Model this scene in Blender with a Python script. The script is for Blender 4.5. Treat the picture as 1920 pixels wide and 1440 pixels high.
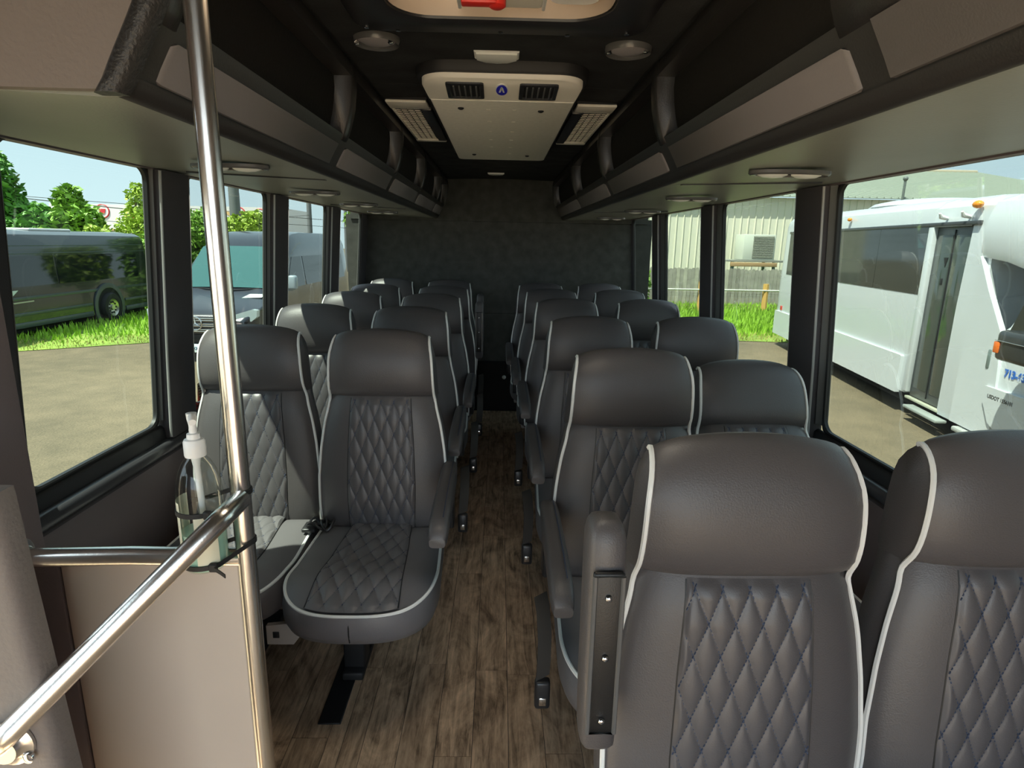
import bpy, bmesh, math, random
from mathutils import Vector, Matrix
R = math.radians
rnd = random.Random(7)
for o in list(bpy.data.objects):
    bpy.data.objects.remove(o)
scene = bpy.context.scene
col = scene.collection

# ---------------------------------------------------------------- camera
EYE = (0.0, 0.0, 1.40)
F_PX, VPX, VPY, ROLL = 1120.0, 937.0, 455.0, 0.019
d = Vector(((VPX - 960) / F_PX, -(VPY - 720) / F_PX, 1.0)).normalized()
xv = Vector((math.cos(ROLL), -math.sin(ROLL), 0.0))
xv = (xv - d * xv.dot(d)).normalized()
zv = xv.cross(d)
if zv.y < 0:
    zv = -zv
right = Vector((xv.x, d.x, zv.x)); up = Vector((xv.y, d.y, zv.y)); fwd = Vector((xv.z, d.z, zv.z))
cam_data = bpy.data.cameras.new('camera')
cam_data.sensor_width = 36.0
cam_data.lens = F_PX / 1920.0 * 36.0
cam_data.clip_start = 0.02
cam_data.clip_end = 500
cam = bpy.data.objects.new('camera', cam_data)
col.objects.link(cam)
m4 = Matrix((right, up, -fwd)).transposed().to_4x4()
m4.translation = Vector(EYE)
cam.matrix_world = m4
scene.camera = cam

# ---------------------------------------------------------------- sky, sun, exposure
world = bpy.data.worlds.new('sky')
scene.world = world
world.use_nodes = True
wn = world.node_tree
wn.nodes.clear()
w_out = wn.nodes.new('ShaderNodeOutputWorld')
w_bg = wn.nodes.new('ShaderNodeBackground')
w_tc = wn.nodes.new('ShaderNodeTexCoord')
w_sep = wn.nodes.new('ShaderNodeSeparateXYZ')
w_ramp = wn.nodes.new('ShaderNodeValToRGB')         # hazy pale blue sky, a little deeper towards the zenith
w_ramp.color_ramp.elements[0].position = 0.0
w_ramp.color_ramp.elements[0].color = (0.52, 0.595, 0.65, 1)
w_ramp.color_ramp.elements[1].position = 1.0
w_ramp.color_ramp.elements[1].color = (0.42, 0.50, 0.60, 1)
e_ = w_ramp.color_ramp.elements.new(0.14); e_.color = (0.435, 0.535, 0.61, 1)
wn.links.new(w_tc.outputs['Generated'], w_sep.inputs[0])
wn.links.new(w_sep.outputs['Z'], w_ramp.inputs[0])
wn.links.new(w_ramp.outputs[0], w_bg.inputs['Color'])
w_bg.inputs['Strength'].default_value = 1.0
wn.links.new(w_bg.outputs[0], w_out.inputs['Surface'])

SUN_FROM = Vector((-0.37, -0.30, 0.88)).normalized()
sun_data = bpy.data.lights.new('sun', 'SUN')
sun_data.energy = 5.8
sun_data.angle = R(0.6)
sun_data.color = (1.0, 0.94, 0.82)
sun = bpy.data.objects.new('sun', sun_data)
col.objects.link(sun)
sun.rotation_euler = SUN_FROM.to_track_quat('Z', 'Y').to_euler()
sun.location = (-20, -12, 40)

scene.view_settings.view_transform = 'Standard'
scene.view_settings.look = 'None'
scene.view_settings.gamma = 1.0
scene.view_settings.use_curve_mapping = False
scene.view_settings.exposure = 3.05
scene.cycles.max_bounces = 10
scene.cycles.diffuse_bounces = 6
scene.cycles.glossy_bounces = 4
scene.cycles.transparent_max_bounces = 16
scene.cycles.transmission_bounces = 8
scene.cycles.use_denoising = True
scene.cycles.sample_clamp_indirect = 8.0

# ---------------------------------------------------------------- helpers
ORG = {}

def org(o):
    return ORG.get(o.name, Vector((0, 0, 0))) if o else Vector((0, 0, 0))

def tag(o, label=None, cat=None, group=None, kind=None):
    if label: o['label'] = label
    if cat: o['category'] = cat
    if group: o['group'] = group
    if kind: o['kind'] = kind
    return o

def empty(name, loc, label=None, cat=None, group=None, kind=None, parent=None):
    o = bpy.data.objects.new(name, None)
    o.empty_display_size = 0.1
    col.objects.link(o)
    o.location = Vector(loc) - org(parent)
    if parent: o.parent = parent
    ORG[o.name] = Vector(loc)
    return tag(o, label, cat, group, kind)

class MB:
    """collects geometry in world coordinates and links it as ONE mesh object"""
    def __init__(self):
        self.v = []; self.f = []
    def add(self, vs, fs):
        k = len(self.v)
        self.v += [tuple(p) for p in vs]
        self.f += [tuple(k + i for i in q) for q in fs]
        return self
    def box(self, x0, x1, y0, y1, z0, z1):
        vs = [(x, y, z) for z in (z0, z1) for y in (y0, y1) for x in (x0, x1)]
        return self.add(vs, [(0, 2, 3, 1), (4, 5, 7, 6), (0, 1, 5, 4), (2, 6, 7, 3), (0, 4, 6, 2), (1, 3, 7, 5)])
    def rbox(self, x0, x1, y0, y1, z0, z1, r=0.01, seg=2, xf=None):
        bm = bmesh.new()
        bmesh.ops.create_cube(bm, size=1.0)
        for v in bm.verts:
            v.co = Vector(((x0 + x1) / 2 + v.co.x * (x1 - x0), (y0 + y1) / 2 + v.co.y * (y1 - y0), (z0 + z1) / 2 + v.co.z * (z1 - z0)))
        r = min(r, 0.49 * min(x1 - x0, y1 - y0, z1 - z0))
        bmesh.ops.bevel(bm, geom=bm.edges[:], offset=r, segments=seg, affect='EDGES', profile=0.5)
        bm.verts.index_update()
        vs = [xf @ v.co if xf else v.co.copy() for v in bm.verts]
        self.add(vs, [[v.index for v in q.verts] for q in bm.faces])
        bm.free()
        return self
    def tube(self, pts, r, n=8, closed=False, caps=True):
        pts = [Vector(p) for p in pts]
        m = len(pts)
        rr = r if isinstance(r, (list, tuple)) else [r] * m
        ref = None
        rings = []
        for i, p in enumerate(pts):
            a = pts[(i - 1) % m] if (closed or i > 0) else p
            b = pts[(i + 1) % m] if (closed or i < m - 1) else p
            t = (b - a)
            if t.length < 1e-9: t = Vector((0, 0, 1))
            t.normalize()
            if ref is None:
                ref = Vector((0, 0, 1)) if abs(t.z) < 0.9 else Vector((1, 0, 0))
            u = (ref - t * ref.dot(t))
            if u.length < 1e-6:
                u = t.orthogonal()
            u.normalize(); ref = u
            w = t.cross(u)
            rings.append([p + (u * math.cos(2 * math.pi * k / n) + w * math.sin(2 * math.pi * k / n)) * rr[i] for k in range(n)])
        vs = [q for ring in rings for q in ring]
        fs = []
        for i in range(m if closed else m - 1):
            j = (i + 1) % m
            for k in range(n):
                l = (k + 1) % n
                fs.append((i * n + k, i * n + l, j * n + l, j * n + k))
        if caps and not closed:
            fs.append(tuple(range(n - 1, -1, -1)))
            fs.append(tuple((m - 1) * n + k for k in range(n)))
        return self.add(vs, fs)
    def strip(self, pts, w, th, side):
        """flat band: pts along the middle, side = width direction"""
        side = Vector(side).normalized()
        vs = []; fs = []
        m = len(pts)
        for i, p in enumerate(pts):
            p = Vector(p)
            t = Vector(pts[min(i + 1, m - 1)]) - Vector(pts[max(i - 1, 0)])
            nrm = t.cross(side).normalized()
            for a, b in ((-1, -1), (1, -1), (1, 1), (-1, 1)):
                vs.append(p + side * a * w / 2 + nrm * b * th / 2)
        for i in range(m - 1):
            for k in range(4):
                l = (k + 1) % 4
                fs.append((i * 4 + k, i * 4 + l, i * 4 + 4 + l, i * 4 + 4 + k))
        fs.append((3, 2, 1, 0)); fs.append(tuple((m - 1) * 4 + k for k in range(4)))
        return self.add(vs, fs)
    def lathe(self, prof, c, n=24, axis='z', sx=1.0, sy=1.0, caps=True):
        """prof: list of (radius, height)"""
        c = Vector(c); vs = []; fs = []
        for r, h in prof:
            for k in range(n):
                a = 2 * math.pi * k / n
                p, q = r * math.cos(a) * sx, r * math.sin(a) * sy
                vs.append(c + (Vector((p, q, h)) if axis == 'z' else Vector((h, p, q)) if axis == 'x' else Vector((p, h, q))))
        for i in range(len(prof) - 1):
            for k in range(n):
                l = (k + 1) % n
                fs.append((i * n + k, i * n + l, i * n + n + l, i * n + n + k))
        if caps and prof[0][0] > 1e-6: fs.append(tuple(range(n - 1, -1, -1)))
        if caps and prof[-1][0] > 1e-6: fs.append(tuple((len(prof) - 1) * n + k for k in range(n)))
        return self.add(vs, fs)
    def prism(self, poly, axis, a0, a1):
        """poly: 2D outline; extruded along axis from a0 to a1 (x: (y,z), y: (x,z), z: (x,y))"""
        def mk(p, a):
            return (a, p[0], p[1]) if axis == 'x' else (p[0], a, p[1]) if axis == 'y' else (p[0], p[1], a)
        n = len(poly)
        vs = [mk(p, a0) for p in poly] + [mk(p, a1) for p in poly]
        fs = [tuple(range(n)), tuple(range(2 * n - 1, n - 1, -1))]
        fs += [(i, (i + 1) % n, n + (i + 1) % n, n + i) for i in range(n)]
        return self.add(vs, fs)
    def grid(self, fn, nu, nv):
        vs = [fn(i / nu, j / nv) for j in range(nv + 1) for i in range(nu + 1)]
        fs = [(j * (nu + 1) + i, j * (nu + 1) + i + 1, (j + 1) * (nu + 1) + i + 1, (j + 1) * (nu + 1) + i) for j in range(nv) for i in range(nu)]
        return self.add(vs, fs)
    def loft(self, rings, closed=True, caps=True):
        n = len(rings[0]); vs = [p for r in rings for p in r]; fs = []
        for i in range(len(rings) - 1):
            for k in range(n if closed else n - 1):
                l = (k + 1) % n
                fs.append((i * n + k, i * n + l, i * n + n + l, i * n + n + k))
        if caps:
            fs.append(tuple(range(n - 1, -1, -1))); fs.append(tuple((len(rings) - 1) * n + k for k in range(n)))
        return self.add(vs, fs)
    def ball(self, c, r, n=12, m=8, s=(1, 1, 1)):
        vs = []; fs = []
        for j in range(m + 1):
            th = math.pi * j / m
            for i in range(n):
                ph = 2 * math.pi * i / n
                vs.append((c[0] + r * s[0] * math.sin(th) * math.cos(ph), c[1] + r * s[1] * math.sin(th) * math.sin(ph), c[2] + r * s[2] * math.cos(th)))
        for j in range(m):
            for i in range(n):
                k = (i + 1) % n
                fs.append((j * n + i, j * n + k, j * n + n + k, j * n + n + i))
        return self.add(vs, fs)
    def mesh(self, name, mat, origin=Vector((0, 0, 0)), ang=40):
        me = bpy.data.meshes.new(name)
        me.from_pydata([(p[0] - origin.x, p[1] - origin.y, p[2] - origin.z) for p in self.v], [], self.f)
        me.validate()
        bm = bmesh.new(); bm.from_mesh(me)
        bmesh.ops.remove_doubles(bm, verts=bm.verts, dist=1e-6)
        bmesh.ops.recalc_face_normals(bm, faces=bm.faces)
        bm.to_mesh(me); bm.free()
        for p in me.polygons: p.use_smooth = True
        me.set_sharp_from_angle(angle=R(ang))
        me.materials.append(mat)
        return me
    def build(self, name, mat, parent=None, ang=40, label=None, cat=None, group=None, kind=None):
        me = self.mesh(name, mat, org(parent), ang)
        return link(name, me, parent, label, cat, group, kind)

def link(name, me, parent=None, label=None, cat=None, group=None, kind=None, loc=None):
    o = bpy.data.objects.new(name, me)
    col.objects.link(o)
    if loc is not None: o.location = loc
    if parent:
        o.parent = parent
    ORG[o.name] = org(parent)
    return tag(o, label, cat, group, kind)

def raw_mesh(name, vs, fs, mat, smooth=False):
    me = bpy.data.meshes.new(name)
    me.from_pydata(vs, [], fs)
    if smooth:
        for p in me.polygons: p.use_smooth = True
    me.materials.append(mat)
    return me

def copy_tree(o, parent=None):
    c = o.copy(); col.objects.link(c)
    if parent: c.parent = parent
    for ch in o.children: copy_tree(ch, c)
    return c

# ---------------------------------------------------------------- materials
MATS = {}

def mat(name, color, rough=0.5, metal=0.0, spec=0.5, bump=None, var=None, coat=0.0, emit=None, alpha=None, sheen=0.0):
    """principled material; bump=(scale, distance[, stretch]); var=(scale, amount) mottles the colour"""
    if name in MATS: return MATS[name]
    m = bpy.data.materials.new(name); m.use_nodes = True
    nt = m.node_tree; b = nt.nodes['Principled BSDF']
    b.inputs['Base Color'].default_value = (*color, 1)
    b.inputs['Roughness'].default_value = rough
    b.inputs['Metallic'].default_value = metal
    b.inputs['Specular IOR Level'].default_value = spec
    b.inputs['Coat Weight'].default_value = coat
    b.inputs['Coat Roughness'].default_value = 0.05
    b.inputs['Sheen Weight'].default_value = sheen
    if emit:
        b.inputs['Emission Color'].default_value = (*emit[:3], 1)
        b.inputs['Emission Strength'].default_value = emit[3]
    tc = None
    if bump or var:
        tc = nt.nodes.new('ShaderNodeTexCoord')
    if var:
        n = nt.nodes.new('ShaderNodeTexNoise'); n.inputs['Scale'].default_value = var[0]; n.inputs['Detail'].default_value = 6
        nt.links.new(tc.outputs['Object'], n.inputs['Vector'])
        mr = nt.nodes.new('ShaderNodeMapRange')
        mr.inputs['From Min'].default_value = 0.3; mr.inputs['From Max'].default_value = 0.7
        mr.inputs['To Min'].default_value = 1 - var[1]; mr.inputs['To Max'].default_value = 1 + var[1]
        nt.links.new(n.outputs['Fac'], mr.inputs['Value'])
        mx = nt.nodes.new('ShaderNodeVectorMath'); mx.operation = 'SCALE'
        mx.inputs[0].default_value = color
        nt.links.new(mr.outputs[0], mx.inputs['Scale'])
        nt.links.new(mx.outputs[0], b.inputs['Base Color'])
    if bump:
        n = nt.nodes.new('ShaderNodeTexNoise'); n.inputs['Scale'].default_value = bump[0]; n.inputs['Detail'].default_value = 3
        if len(bump) > 2:
            mp = nt.nodes.new('ShaderNodeMapping'); mp.inputs['Scale'].default_value = bump[2]
            nt.links.new(tc.outputs['Object'], mp.inputs['Vector']); nt.links.new(mp.outputs[0], n.inputs['Vector'])
        else:
            nt.links.new(tc.outputs['Object'], n.inputs['Vector'])
        bp = nt.nodes.new('ShaderNodeBump'); bp.inputs['Distance'].default_value = bump[1]; bp.inputs['Strength'].default_value = 0.6
        nt.links.new(n.outputs['Fac'], bp.inputs['Height']); nt.links.new(bp.outputs[0], b.inputs['Normal'])
    MATS[name] = m
    return m

def glass_mat(name, tint, gloss=0.06):
    """thin tinted pane: see-through tint plus a mirror sheen"""
    if name in MATS: return MATS[name]
    m = bpy.data.materials.new(name); m.use_nodes = True
    nt = m.node_tree; nt.nodes.clear()
    out = nt.nodes.new('ShaderNodeOutputMaterial'); tr = nt.nodes.new('ShaderNodeBsdfTransparent'); gl = nt.nodes.new('ShaderNodeBsdfGlossy')
    mx = nt.nodes.new('ShaderNodeMixShader'); fr = nt.nodes.new('ShaderNodeLayerWeight'); ml = nt.nodes.new('ShaderNodeMath')
    tr.inputs['Color'].default_value = (*tint, 1); gl.inputs['Roughness'].default_value = 0.02
    fr.inputs['Blend'].default_value = 0.25
    ml.operation = 'MULTIPLY_ADD'; ml.inputs[1].default_value = 0.22; ml.inputs[2].default_value = gloss * 0.3
    nt.links.new(fr.outputs['Fresnel'], ml.inputs[0]); nt.links.new(ml.outputs[0], mx.inputs[0])
    nt.links.new(tr.outputs[0], mx.inputs[1]); nt.links.new(gl.outputs[0], mx.inputs[2]); nt.links.new(mx.outputs[0], out.inputs[0])
    MATS[name] = m
    return m

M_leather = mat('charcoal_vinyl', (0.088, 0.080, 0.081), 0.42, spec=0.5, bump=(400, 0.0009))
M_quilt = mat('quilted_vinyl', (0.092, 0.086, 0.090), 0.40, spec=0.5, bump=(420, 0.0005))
M_leather_lit = mat('charcoal_vinyl_lit', (0.135, 0.128, 0.133), 0.42, spec=0.5, bump=(420, 0.0006))  # same vinyl as the seat backs, lightened to paint in light from above
M_piping = mat('white_piping', (0.80, 0.80, 0.77), 0.4)
M_stitch = mat('navy_thread', (0.030, 0.045, 0.085), 0.6)
M_plastic = mat('black_plastic', (0.022, 0.022, 0.024), 0.35, bump=(300, 0.0004))
M_matt_black = mat('matt_black', (0.012, 0.012, 0.013), 0.6)
M_trimplastic = mat('rack_moulding', (0.028, 0.0265, 0.026), 0.34, bump=(260, 0.0006))
M_rackpad = mat('rack_vinyl', (0.165, 0.152, 0.155), 0.5, bump=(320, 0.0005))
M_net = mat('black_rack_lining', (0.022, 0.021, 0.020), 0.9, bump=(120, 0.002), spec=0.1)
M_headliner = mat('black_headliner', (0.034, 0.035, 0.036), 0.95, spec=0.1, bump=(200, 0.0015), var=(9, 0.25))
M_carpet = mat('black_carpet', (0.080, 0.080, 0.072), 0.95, spec=0.1, bump=(260, 0.002), var=(14, 0.2))
M_wallpad = mat('wall_vinyl', (0.17, 0.138, 0.142), 0.5, bump=(300, 0.0006))
M_pillar = mat('pillar_fabric', (0.070, 0.064, 0.068), 0.8, bump=(380, 0.001))
M_jamb = mat('window_frame_grey', (0.16, 0.16, 0.15), 0.45)
M_seal = mat('rubber_seal', (0.010, 0.010, 0.010), 0.5)
M_soffit = mat('rack_underside', (0.225, 0.235, 0.205), 0.38, bump=(180, 0.0006), var=(5, 0.06))
M_greypad = mat('grey_padding', (0.185, 0.158, 0.145), 0.55, bump=(150, 0.0015))
M_textured = mat('crackle_plastic', (0.022, 0.021, 0.021), 0.45, bump=(170, 0.004))
M_steel = mat('brushed_steel', (0.80, 0.77, 0.72), 0.24, metal=1.0, bump=(60, 0.0002, (8, 8, 0.4)))
M_chrome = mat('chrome', (0.8, 0.8, 0.8), 0.08, metal=1.0)
M_modesty = mat('modesty_grey', (0.50, 0.42, 0.35), 0.55, bump=(60, 0.0006), var=(3, 0.04))
M_beige = mat('beige_plastic', (0.88, 0.83, 0.72), 0.45, bump=(350, 0.0004))
M_greyplastic = mat('grey_ac_panel', (0.80, 0.77, 0.68), 0.5, bump=(420, 0.0009), var=(60, 0.05))
M_white = mat('white_plastic', (0.80, 0.80, 0.78), 0.35)
M_lens = mat('lamp_lens', (0.88, 0.90, 0.86), 0.25)
M_blue = mat('blue_enamel', (0.03, 0.03, 0.62), 0.3)
M_red = mat('red_plastic', (0.75, 0.03, 0.02), 0.35)
M_gframe = mat('grey_seat_frame', (0.42, 0.39, 0.36), 0.5)
M_webbing = mat('seat_belt_webbing', (0.05, 0.045, 0.04), 0.7, bump=(500, 0.0005))
M_glass = glass_mat('tinted_glass', (0.164, 0.194, 0.182))
# ================================================================ the bus interior: shell
WX = 1.10            # inner wall face
Y_BACK = 5.0
Y_FRONT = -2.0
Z_SILL, Z_HEAD = 0.79, 1.60
X_TOP, X_SILL = 1.06, 1.12
GROUND = -0.85

def wx(z):           # inner face of a side wall at height z
    if z <= Z_SILL: return X_SILL
    return X_SILL + (X_TOP - X_SILL) * (z - Z_SILL) / (Z_HEAD - Z_SILL)

# --- floor and its vinyl planks
def floor_mat():
    m = bpy.data.materials.new('wood_look_vinyl'); m.use_nodes = True
    nt = m.node_tree; b = nt.nodes['Principled BSDF']
    tc = nt.nodes.new('ShaderNodeTexCoord'); oi = nt.nodes.new('ShaderNodeObjectInfo')
    off = nt.nodes.new('ShaderNodeVectorMath'); off.operation = 'SCALE'; off.inputs[0].default_value = (37, 91, 13)
    nt.links.new(oi.outputs['Random'], off.inputs['Scale'])
    ad = nt.nodes.new('ShaderNodeVectorMath'); nt.links.new(tc.outputs['Object'], ad.inputs[0]); nt.links.new(off.outputs[0], ad.inputs[1])
    def noise(scale, sc, detail, rough=0.6, dist=0.0):
        mp = nt.nodes.new('ShaderNodeMapping'); mp.inputs['Scale'].default_value = sc
        nt.links.new(ad.outputs[0], mp.inputs['Vector'])
        n = nt.nodes.new('ShaderNodeTexNoise'); n.inputs['Scale'].default_value = scale; n.inputs['Detail'].default_value = detail
        n.inputs['Roughness'].default_value = rough; n.inputs['Distortion'].default_value = dist
        nt.links.new(mp.outputs[0], n.inputs['Vector']); return n
    n1 = noise(9, (6, 0.55, 1), 10, 0.72, 0.6)
    n2 = noise(4, (1.6, 0.8, 1), 6, 0.65, 2.2)
    n3 = noise(60, (5, 0.4, 1), 4)
    r1 = nt.nodes.new('ShaderNodeValToRGB')
    r1.color_ramp.elements[0].position = 0.38; r1.color_ramp.elements[0].color = (0.150, 0.100, 0.064, 1)
    r1.color_ramp.elements[1].position = 0.64; r1.color_ramp.elements[1].color = (0.80, 0.58, 0.39, 1)
    e = r1.color_ramp.elements.new(0.5); e.color = (0.48, 0.335, 0.22, 1)
    mixf = nt.nodes.new('ShaderNodeMath'); mixf.operation = 'MULTIPLY_ADD'; mixf.inputs[1].default_value = 0.55
    h2 = nt.nodes.new('ShaderNodeMath'); h2.operation = 'MULTIPLY'; h2.inputs[1].default_value = 0.45
    nt.links.new(n1.outputs['Fac'], mixf.inputs[0]); nt.links.new(n2.outputs['Fac'], h2.inputs[0]); nt.links.new(h2.outputs[0], mixf.inputs[2])
    nt.links.new(mixf.outputs[0], r1.inputs[0])
    mr = nt.nodes.new('ShaderNodeMapRange'); mr.inputs['To Min'].default_value = 0.86; mr.inputs['To Max'].default_value = 1.12
    nt.links.new(oi.outputs['Random'], mr.inputs['Value'])
    sc = nt.nodes.new('ShaderNodeVectorMath'); sc.operation = 'SCALE'
    nt.links.new(r1.outputs[0], sc.inputs[0]); nt.links.new(mr.outputs[0], sc.inputs['Scale'])
    nt.links.new(sc.outputs[0], b.inputs['Base Color'])
    b.inputs['Roughness'].default_value = 0.6; b.inputs['Specular IOR Level'].default_value = 0.2
    bp = nt.nodes.new('ShaderNodeBump'); bp.inputs['Distance'].default_value = 0.001; bp.inputs['Strength'].default_value = 0.5
    nt.links.new(n3.outputs['Fac'], bp.inputs['Height']); nt.links.new(bp.outputs[0], b.inputs['Normal'])
    return m
M_floor = floor_mat()
M_sub = mat('floor_joint', (0.020, 0.016, 0.013), 0.7)
fl = MB().box(-0.43, 1.22, Y_FRONT, 0.87, -0.12, -0.002).box(-1.22, 1.22, 0.87, Y_BACK + 0.1, -0.12, -0.002).build('floor', M_sub, kind='structure')
PW, PL = 0.104, 0.95
i = 0
x = -1.10
while x < 1.12:
    y = Y_FRONT - rnd.random() * PL
    while y < Y_BACK:
        x0, x1, y0, y1 = max(x, -1.12), min(x + PW, 1.12), max(y, Y_FRONT), min(y + PL, Y_BACK)
        y += PL
        if x1 <= -0.43: y0 = max(y0, 0.87)
        elif x0 < -0.43 and y0 < 0.87:
            if y1 > 0.90: link('plank', MB().box(x0 + 0.0009, -0.4309, 0.8709, y1 - 0.0009, -0.004, 0.0).mesh('plank', M_floor), fl)
            x0 = -0.43
        if y1 - y0 < 0.03 or x1 - x0 < 0.01: continue
        g = 0.0009
        me = MB().box(x0 + g, x1 - g, y0 + g, y1 - g, -0.004, 0.0).mesh('plank', M_floor)
        link('plank', me, fl)
    x += PW

# --- side walls with window openings
WIN_L = [(1.37, 1.93), (2.17, 2.88), (3.16, 3.85), (4.17, 4.81)]
WIN_R = [(0.72, 1.96), (2.23, 2.97), (3.275, 4.00), (4.32, 4.97)]
TH = 0.03            # thickness of the wall skin

def side_wall(name, s, wins, y_start):
    w = MB()
    # lower wall and header
    w.prism([(s * X_SILL, -0.12), (s * X_SILL, Z_SILL - 0.06), (s * (X_SILL + TH), Z_SILL - 0.06), (s * (X_SILL + TH), -0.12)], 'y', y_start, Y_BACK + 0.1)
    w.prism([(s * X_TOP, Z_HEAD - 0.002), (s * X_TOP, 2.02), (s * (X_TOP + TH), 2.02), (s * (X_TOP + TH), Z_HEAD - 0.002)], 'y', y_start, Y_BACK + 0.1)
    root = w.build(name, M_wallpad, kind='structure')
    edges = [y_start] + [e for ab in wins for e in ab] + [Y_BACK + 0.1]
    for k in range(0, len(edges), 2):
        a, b = edges[k], edges[k + 1]
        if b - a < 0.01: continue
        p = MB()
        ins = 0.022 if 0 < k < len(edges) - 2 else 0.0
        jw = 0.05 if k > 0 else 0.0      # pad starts behind the grey jamb of the window in front
        ya, yb = (a * (1.009 if s < 0 else 1.019) + 0.004, b * (1 - ins / 1.06)) if 0 < k < len(edges) - 2 else (a + (0.012 if k else 0), b)
        # padded cover, slightly proud of the wall and rounded on its long edges
        sec = lambda z: [(s * (wx(z) + TH), ya, z), (s * (wx(z) - ins + 0.012), ya, z), (s * (wx(z) - ins + 0.003), ya + 0.004, z), (s * (wx(z) - ins), ya + 0.014, z),
                         (s * (wx(z) - ins), yb - 0.014, z), (s * (wx(z) - ins + 0.003), yb - 0.004, z), (s * (wx(z) - ins + 0.012), yb, z), (s * (wx(z) + TH), yb, z)]
        p.loft([sec(z) for z in (Z_SILL - 0.055, 1.0, 1.2, 1.4, Z_HEAD - 0.0015)])
        pc = p.build('pillar_cover', M_pillar, root)
        if 0 < k < len(edges) - 2:
            MB().tube([(s * (wx(z) - ins + 0.006), ya + 0.001, z) for z in (Z_SILL - 0.05, 1.0, 1.2, 1.4, Z_HEAD - 0.004)], 0.0045, 8).build('edge_trim', mat('pale_edge_trim', (0.42, 0.42, 0.40), 0.4), pc)
    return root
wall_l = side_wall('wall_left', -1, WIN_L, 0.95)
# the dark post between the boarding door and the first window, and the boarding door's opening ahead of it
MB().rbox(-1.21, -0.769, 0.835, 0.948, -0.50, 1.583, 0.006).build('trim_4', M_wallpad, kind='structure')
MB().box(-1.22, -1.13, Y_FRONT, 0.84, 1.45, 2.02).box(-1.22, -1.13, Y_FRONT, -0.30, -0.8, 1.45).build('wall_front', M_wallpad, kind='structure')
dg = empty('door_1', (-1.17, 0.25, 0.5), kind='structure')
MB().add([(-1.17, -0.30, -0.6), (-1.17, 0.84, -0.6), (-1.17, 0.84, 1.45), (-1.17, -0.30, 1.45)], [(0, 1, 2, 3)]).build('pane', glass_mat('clear_door_glass', (0.86, 0.9, 0.87)), dg)
for a, b in ((-0.30, -0.25), (0.24, 0.30), (0.79, 0.84)):
    MB().box(-1.19, -1.15, a, b, -0.6, 1.45).build('door_frame', M_plastic, dg)
st_ = MB().box(-1.20, -0.43, -0.5, 0.86, -0.62, -0.5).box(-1.20, -0.80, -0.5, 0.86, -0.5, -0.26).box(-0.47, -0.43, -0.5, 0.86, -0.5, -0.004)
st_.build('stairwell', M_floor, kind='structure')

wall_r = side_wall('wall_right', 1, WIN_R, Y_FRONT)

def window(n, s, a, b):
    root = empty('window_%d' % n, (s * (wx(1.2) + 0.06), (a + b) / 2, 1.2), kind='structure')
    xo = 0.020
    # glass
    g = MB()
    z0, z1 = Z_SILL - 0.05, Z_HEAD + 0.015
    g.add([(s * (wx(z0) + xo), a - 0.02, z0), (s * (wx(z0) + xo), b + 0.07, z0), (s * (wx(z1) + xo), b + 0.07, z1), (s * (wx(z1) + xo), a - 0.02, z1)], [(0, 1, 2, 3)])
    g.build('pane', M_glass, root)
    # rubber ring with rounded corners and the grey jambs
    def ring(ins, x_off, rad, seg=6):
        pts = []
        for cx, cz, a0 in ((b - ins - rad, Z_HEAD - ins - rad, 0), (a + ins + rad, Z_HEAD - ins - rad, 90), (a + ins + rad, Z_SILL + ins + rad, 180), (b - ins - rad, Z_SILL + ins + rad, 270)):
            for q in range(seg + 1):
                t = R(a0 + 90 * q / seg)
                y, z = cx + rad * math.cos(t), cz + rad * math.sin(t)
                pts.append((s * (wx(z) + x_off), y, z))
        return pts
    f = MB()
    f.loft([ring(-0.012, 0.024, 0.03), ring(-0.012, 0.012, 0.03), ring(-0.004, 0.008, 0.04), ring(0.0, 0.012, 0.045), ring(0.0, 0.024, 0.045)], caps=False)
    f.build('rubber_seal', M_seal, root)
    j = MB()
    for ya, yb in ((b + 0.006, b * (1.009 if s < 0 else 1.019) - 0.002), (a - 0.012, a - 0.004)):
        rows = []
        for z in (Z_SILL + 0.01, 1.2, Z_HEAD + 0.005):
            rows.append([(s * (wx(z) + 0.016), ya, z), (s * (wx(z) + 0.0), yb - 0.003, z), (s * (wx(z) + 0.001), yb, z), (s * (wx(z) + 0.03), yb, z), (s * (wx(z) + 0.03), ya, z)])
        j.loft(rows)
    j.build('jamb', M_jamb, root)
    sl = MB()
    sl.prism([(s * (X_SILL + 0.019), Z_SILL - 0.055), (s * (X_SILL + 0.019), Z_SILL - 0.010), (s * (X_SILL + 0.012), Z_SILL - 0.012), (s * (X_SILL + 0.004), Z_SILL - 0.020), (s * (X_SILL), Z_SILL - 0.055)], 'y', a - 0.02, b + 0.05)
    sl.build('sill', M_plastic, root)
    return root
n = 1
WINS = []
for s, lst in ((-1, WIN_L), (1, WIN_R)):
    for a, b in lst:
        WINS.append(window(n, s, a, b)); n += 1

# rounded ledge that runs below the windows
def ledge(n, s, y0):
    t = MB()
    prof = [(X_SILL + 0.01, 0.735), (X_SILL - 0.014, 0.733), (X_SILL - 0.024, 0.724), (X_SILL - 0.027, 0.708), (X_SILL - 0.020, 0.690), (X_SILL - 0.004, 0.672), (X_SILL + 0.01, 0.665)]
    t.prism([(s * x, z) for x, z in prof], 'y', y0, Y_BACK)
    t.build('trim_%d' % n, mat('ledge_vinyl', (0.05, 0.05, 0.056), 0.2, bump=(300, 0.0004)), kind='structure')
ledge(1, -1, 1.30)
ledge(2, 1, Y_FRONT)

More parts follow.
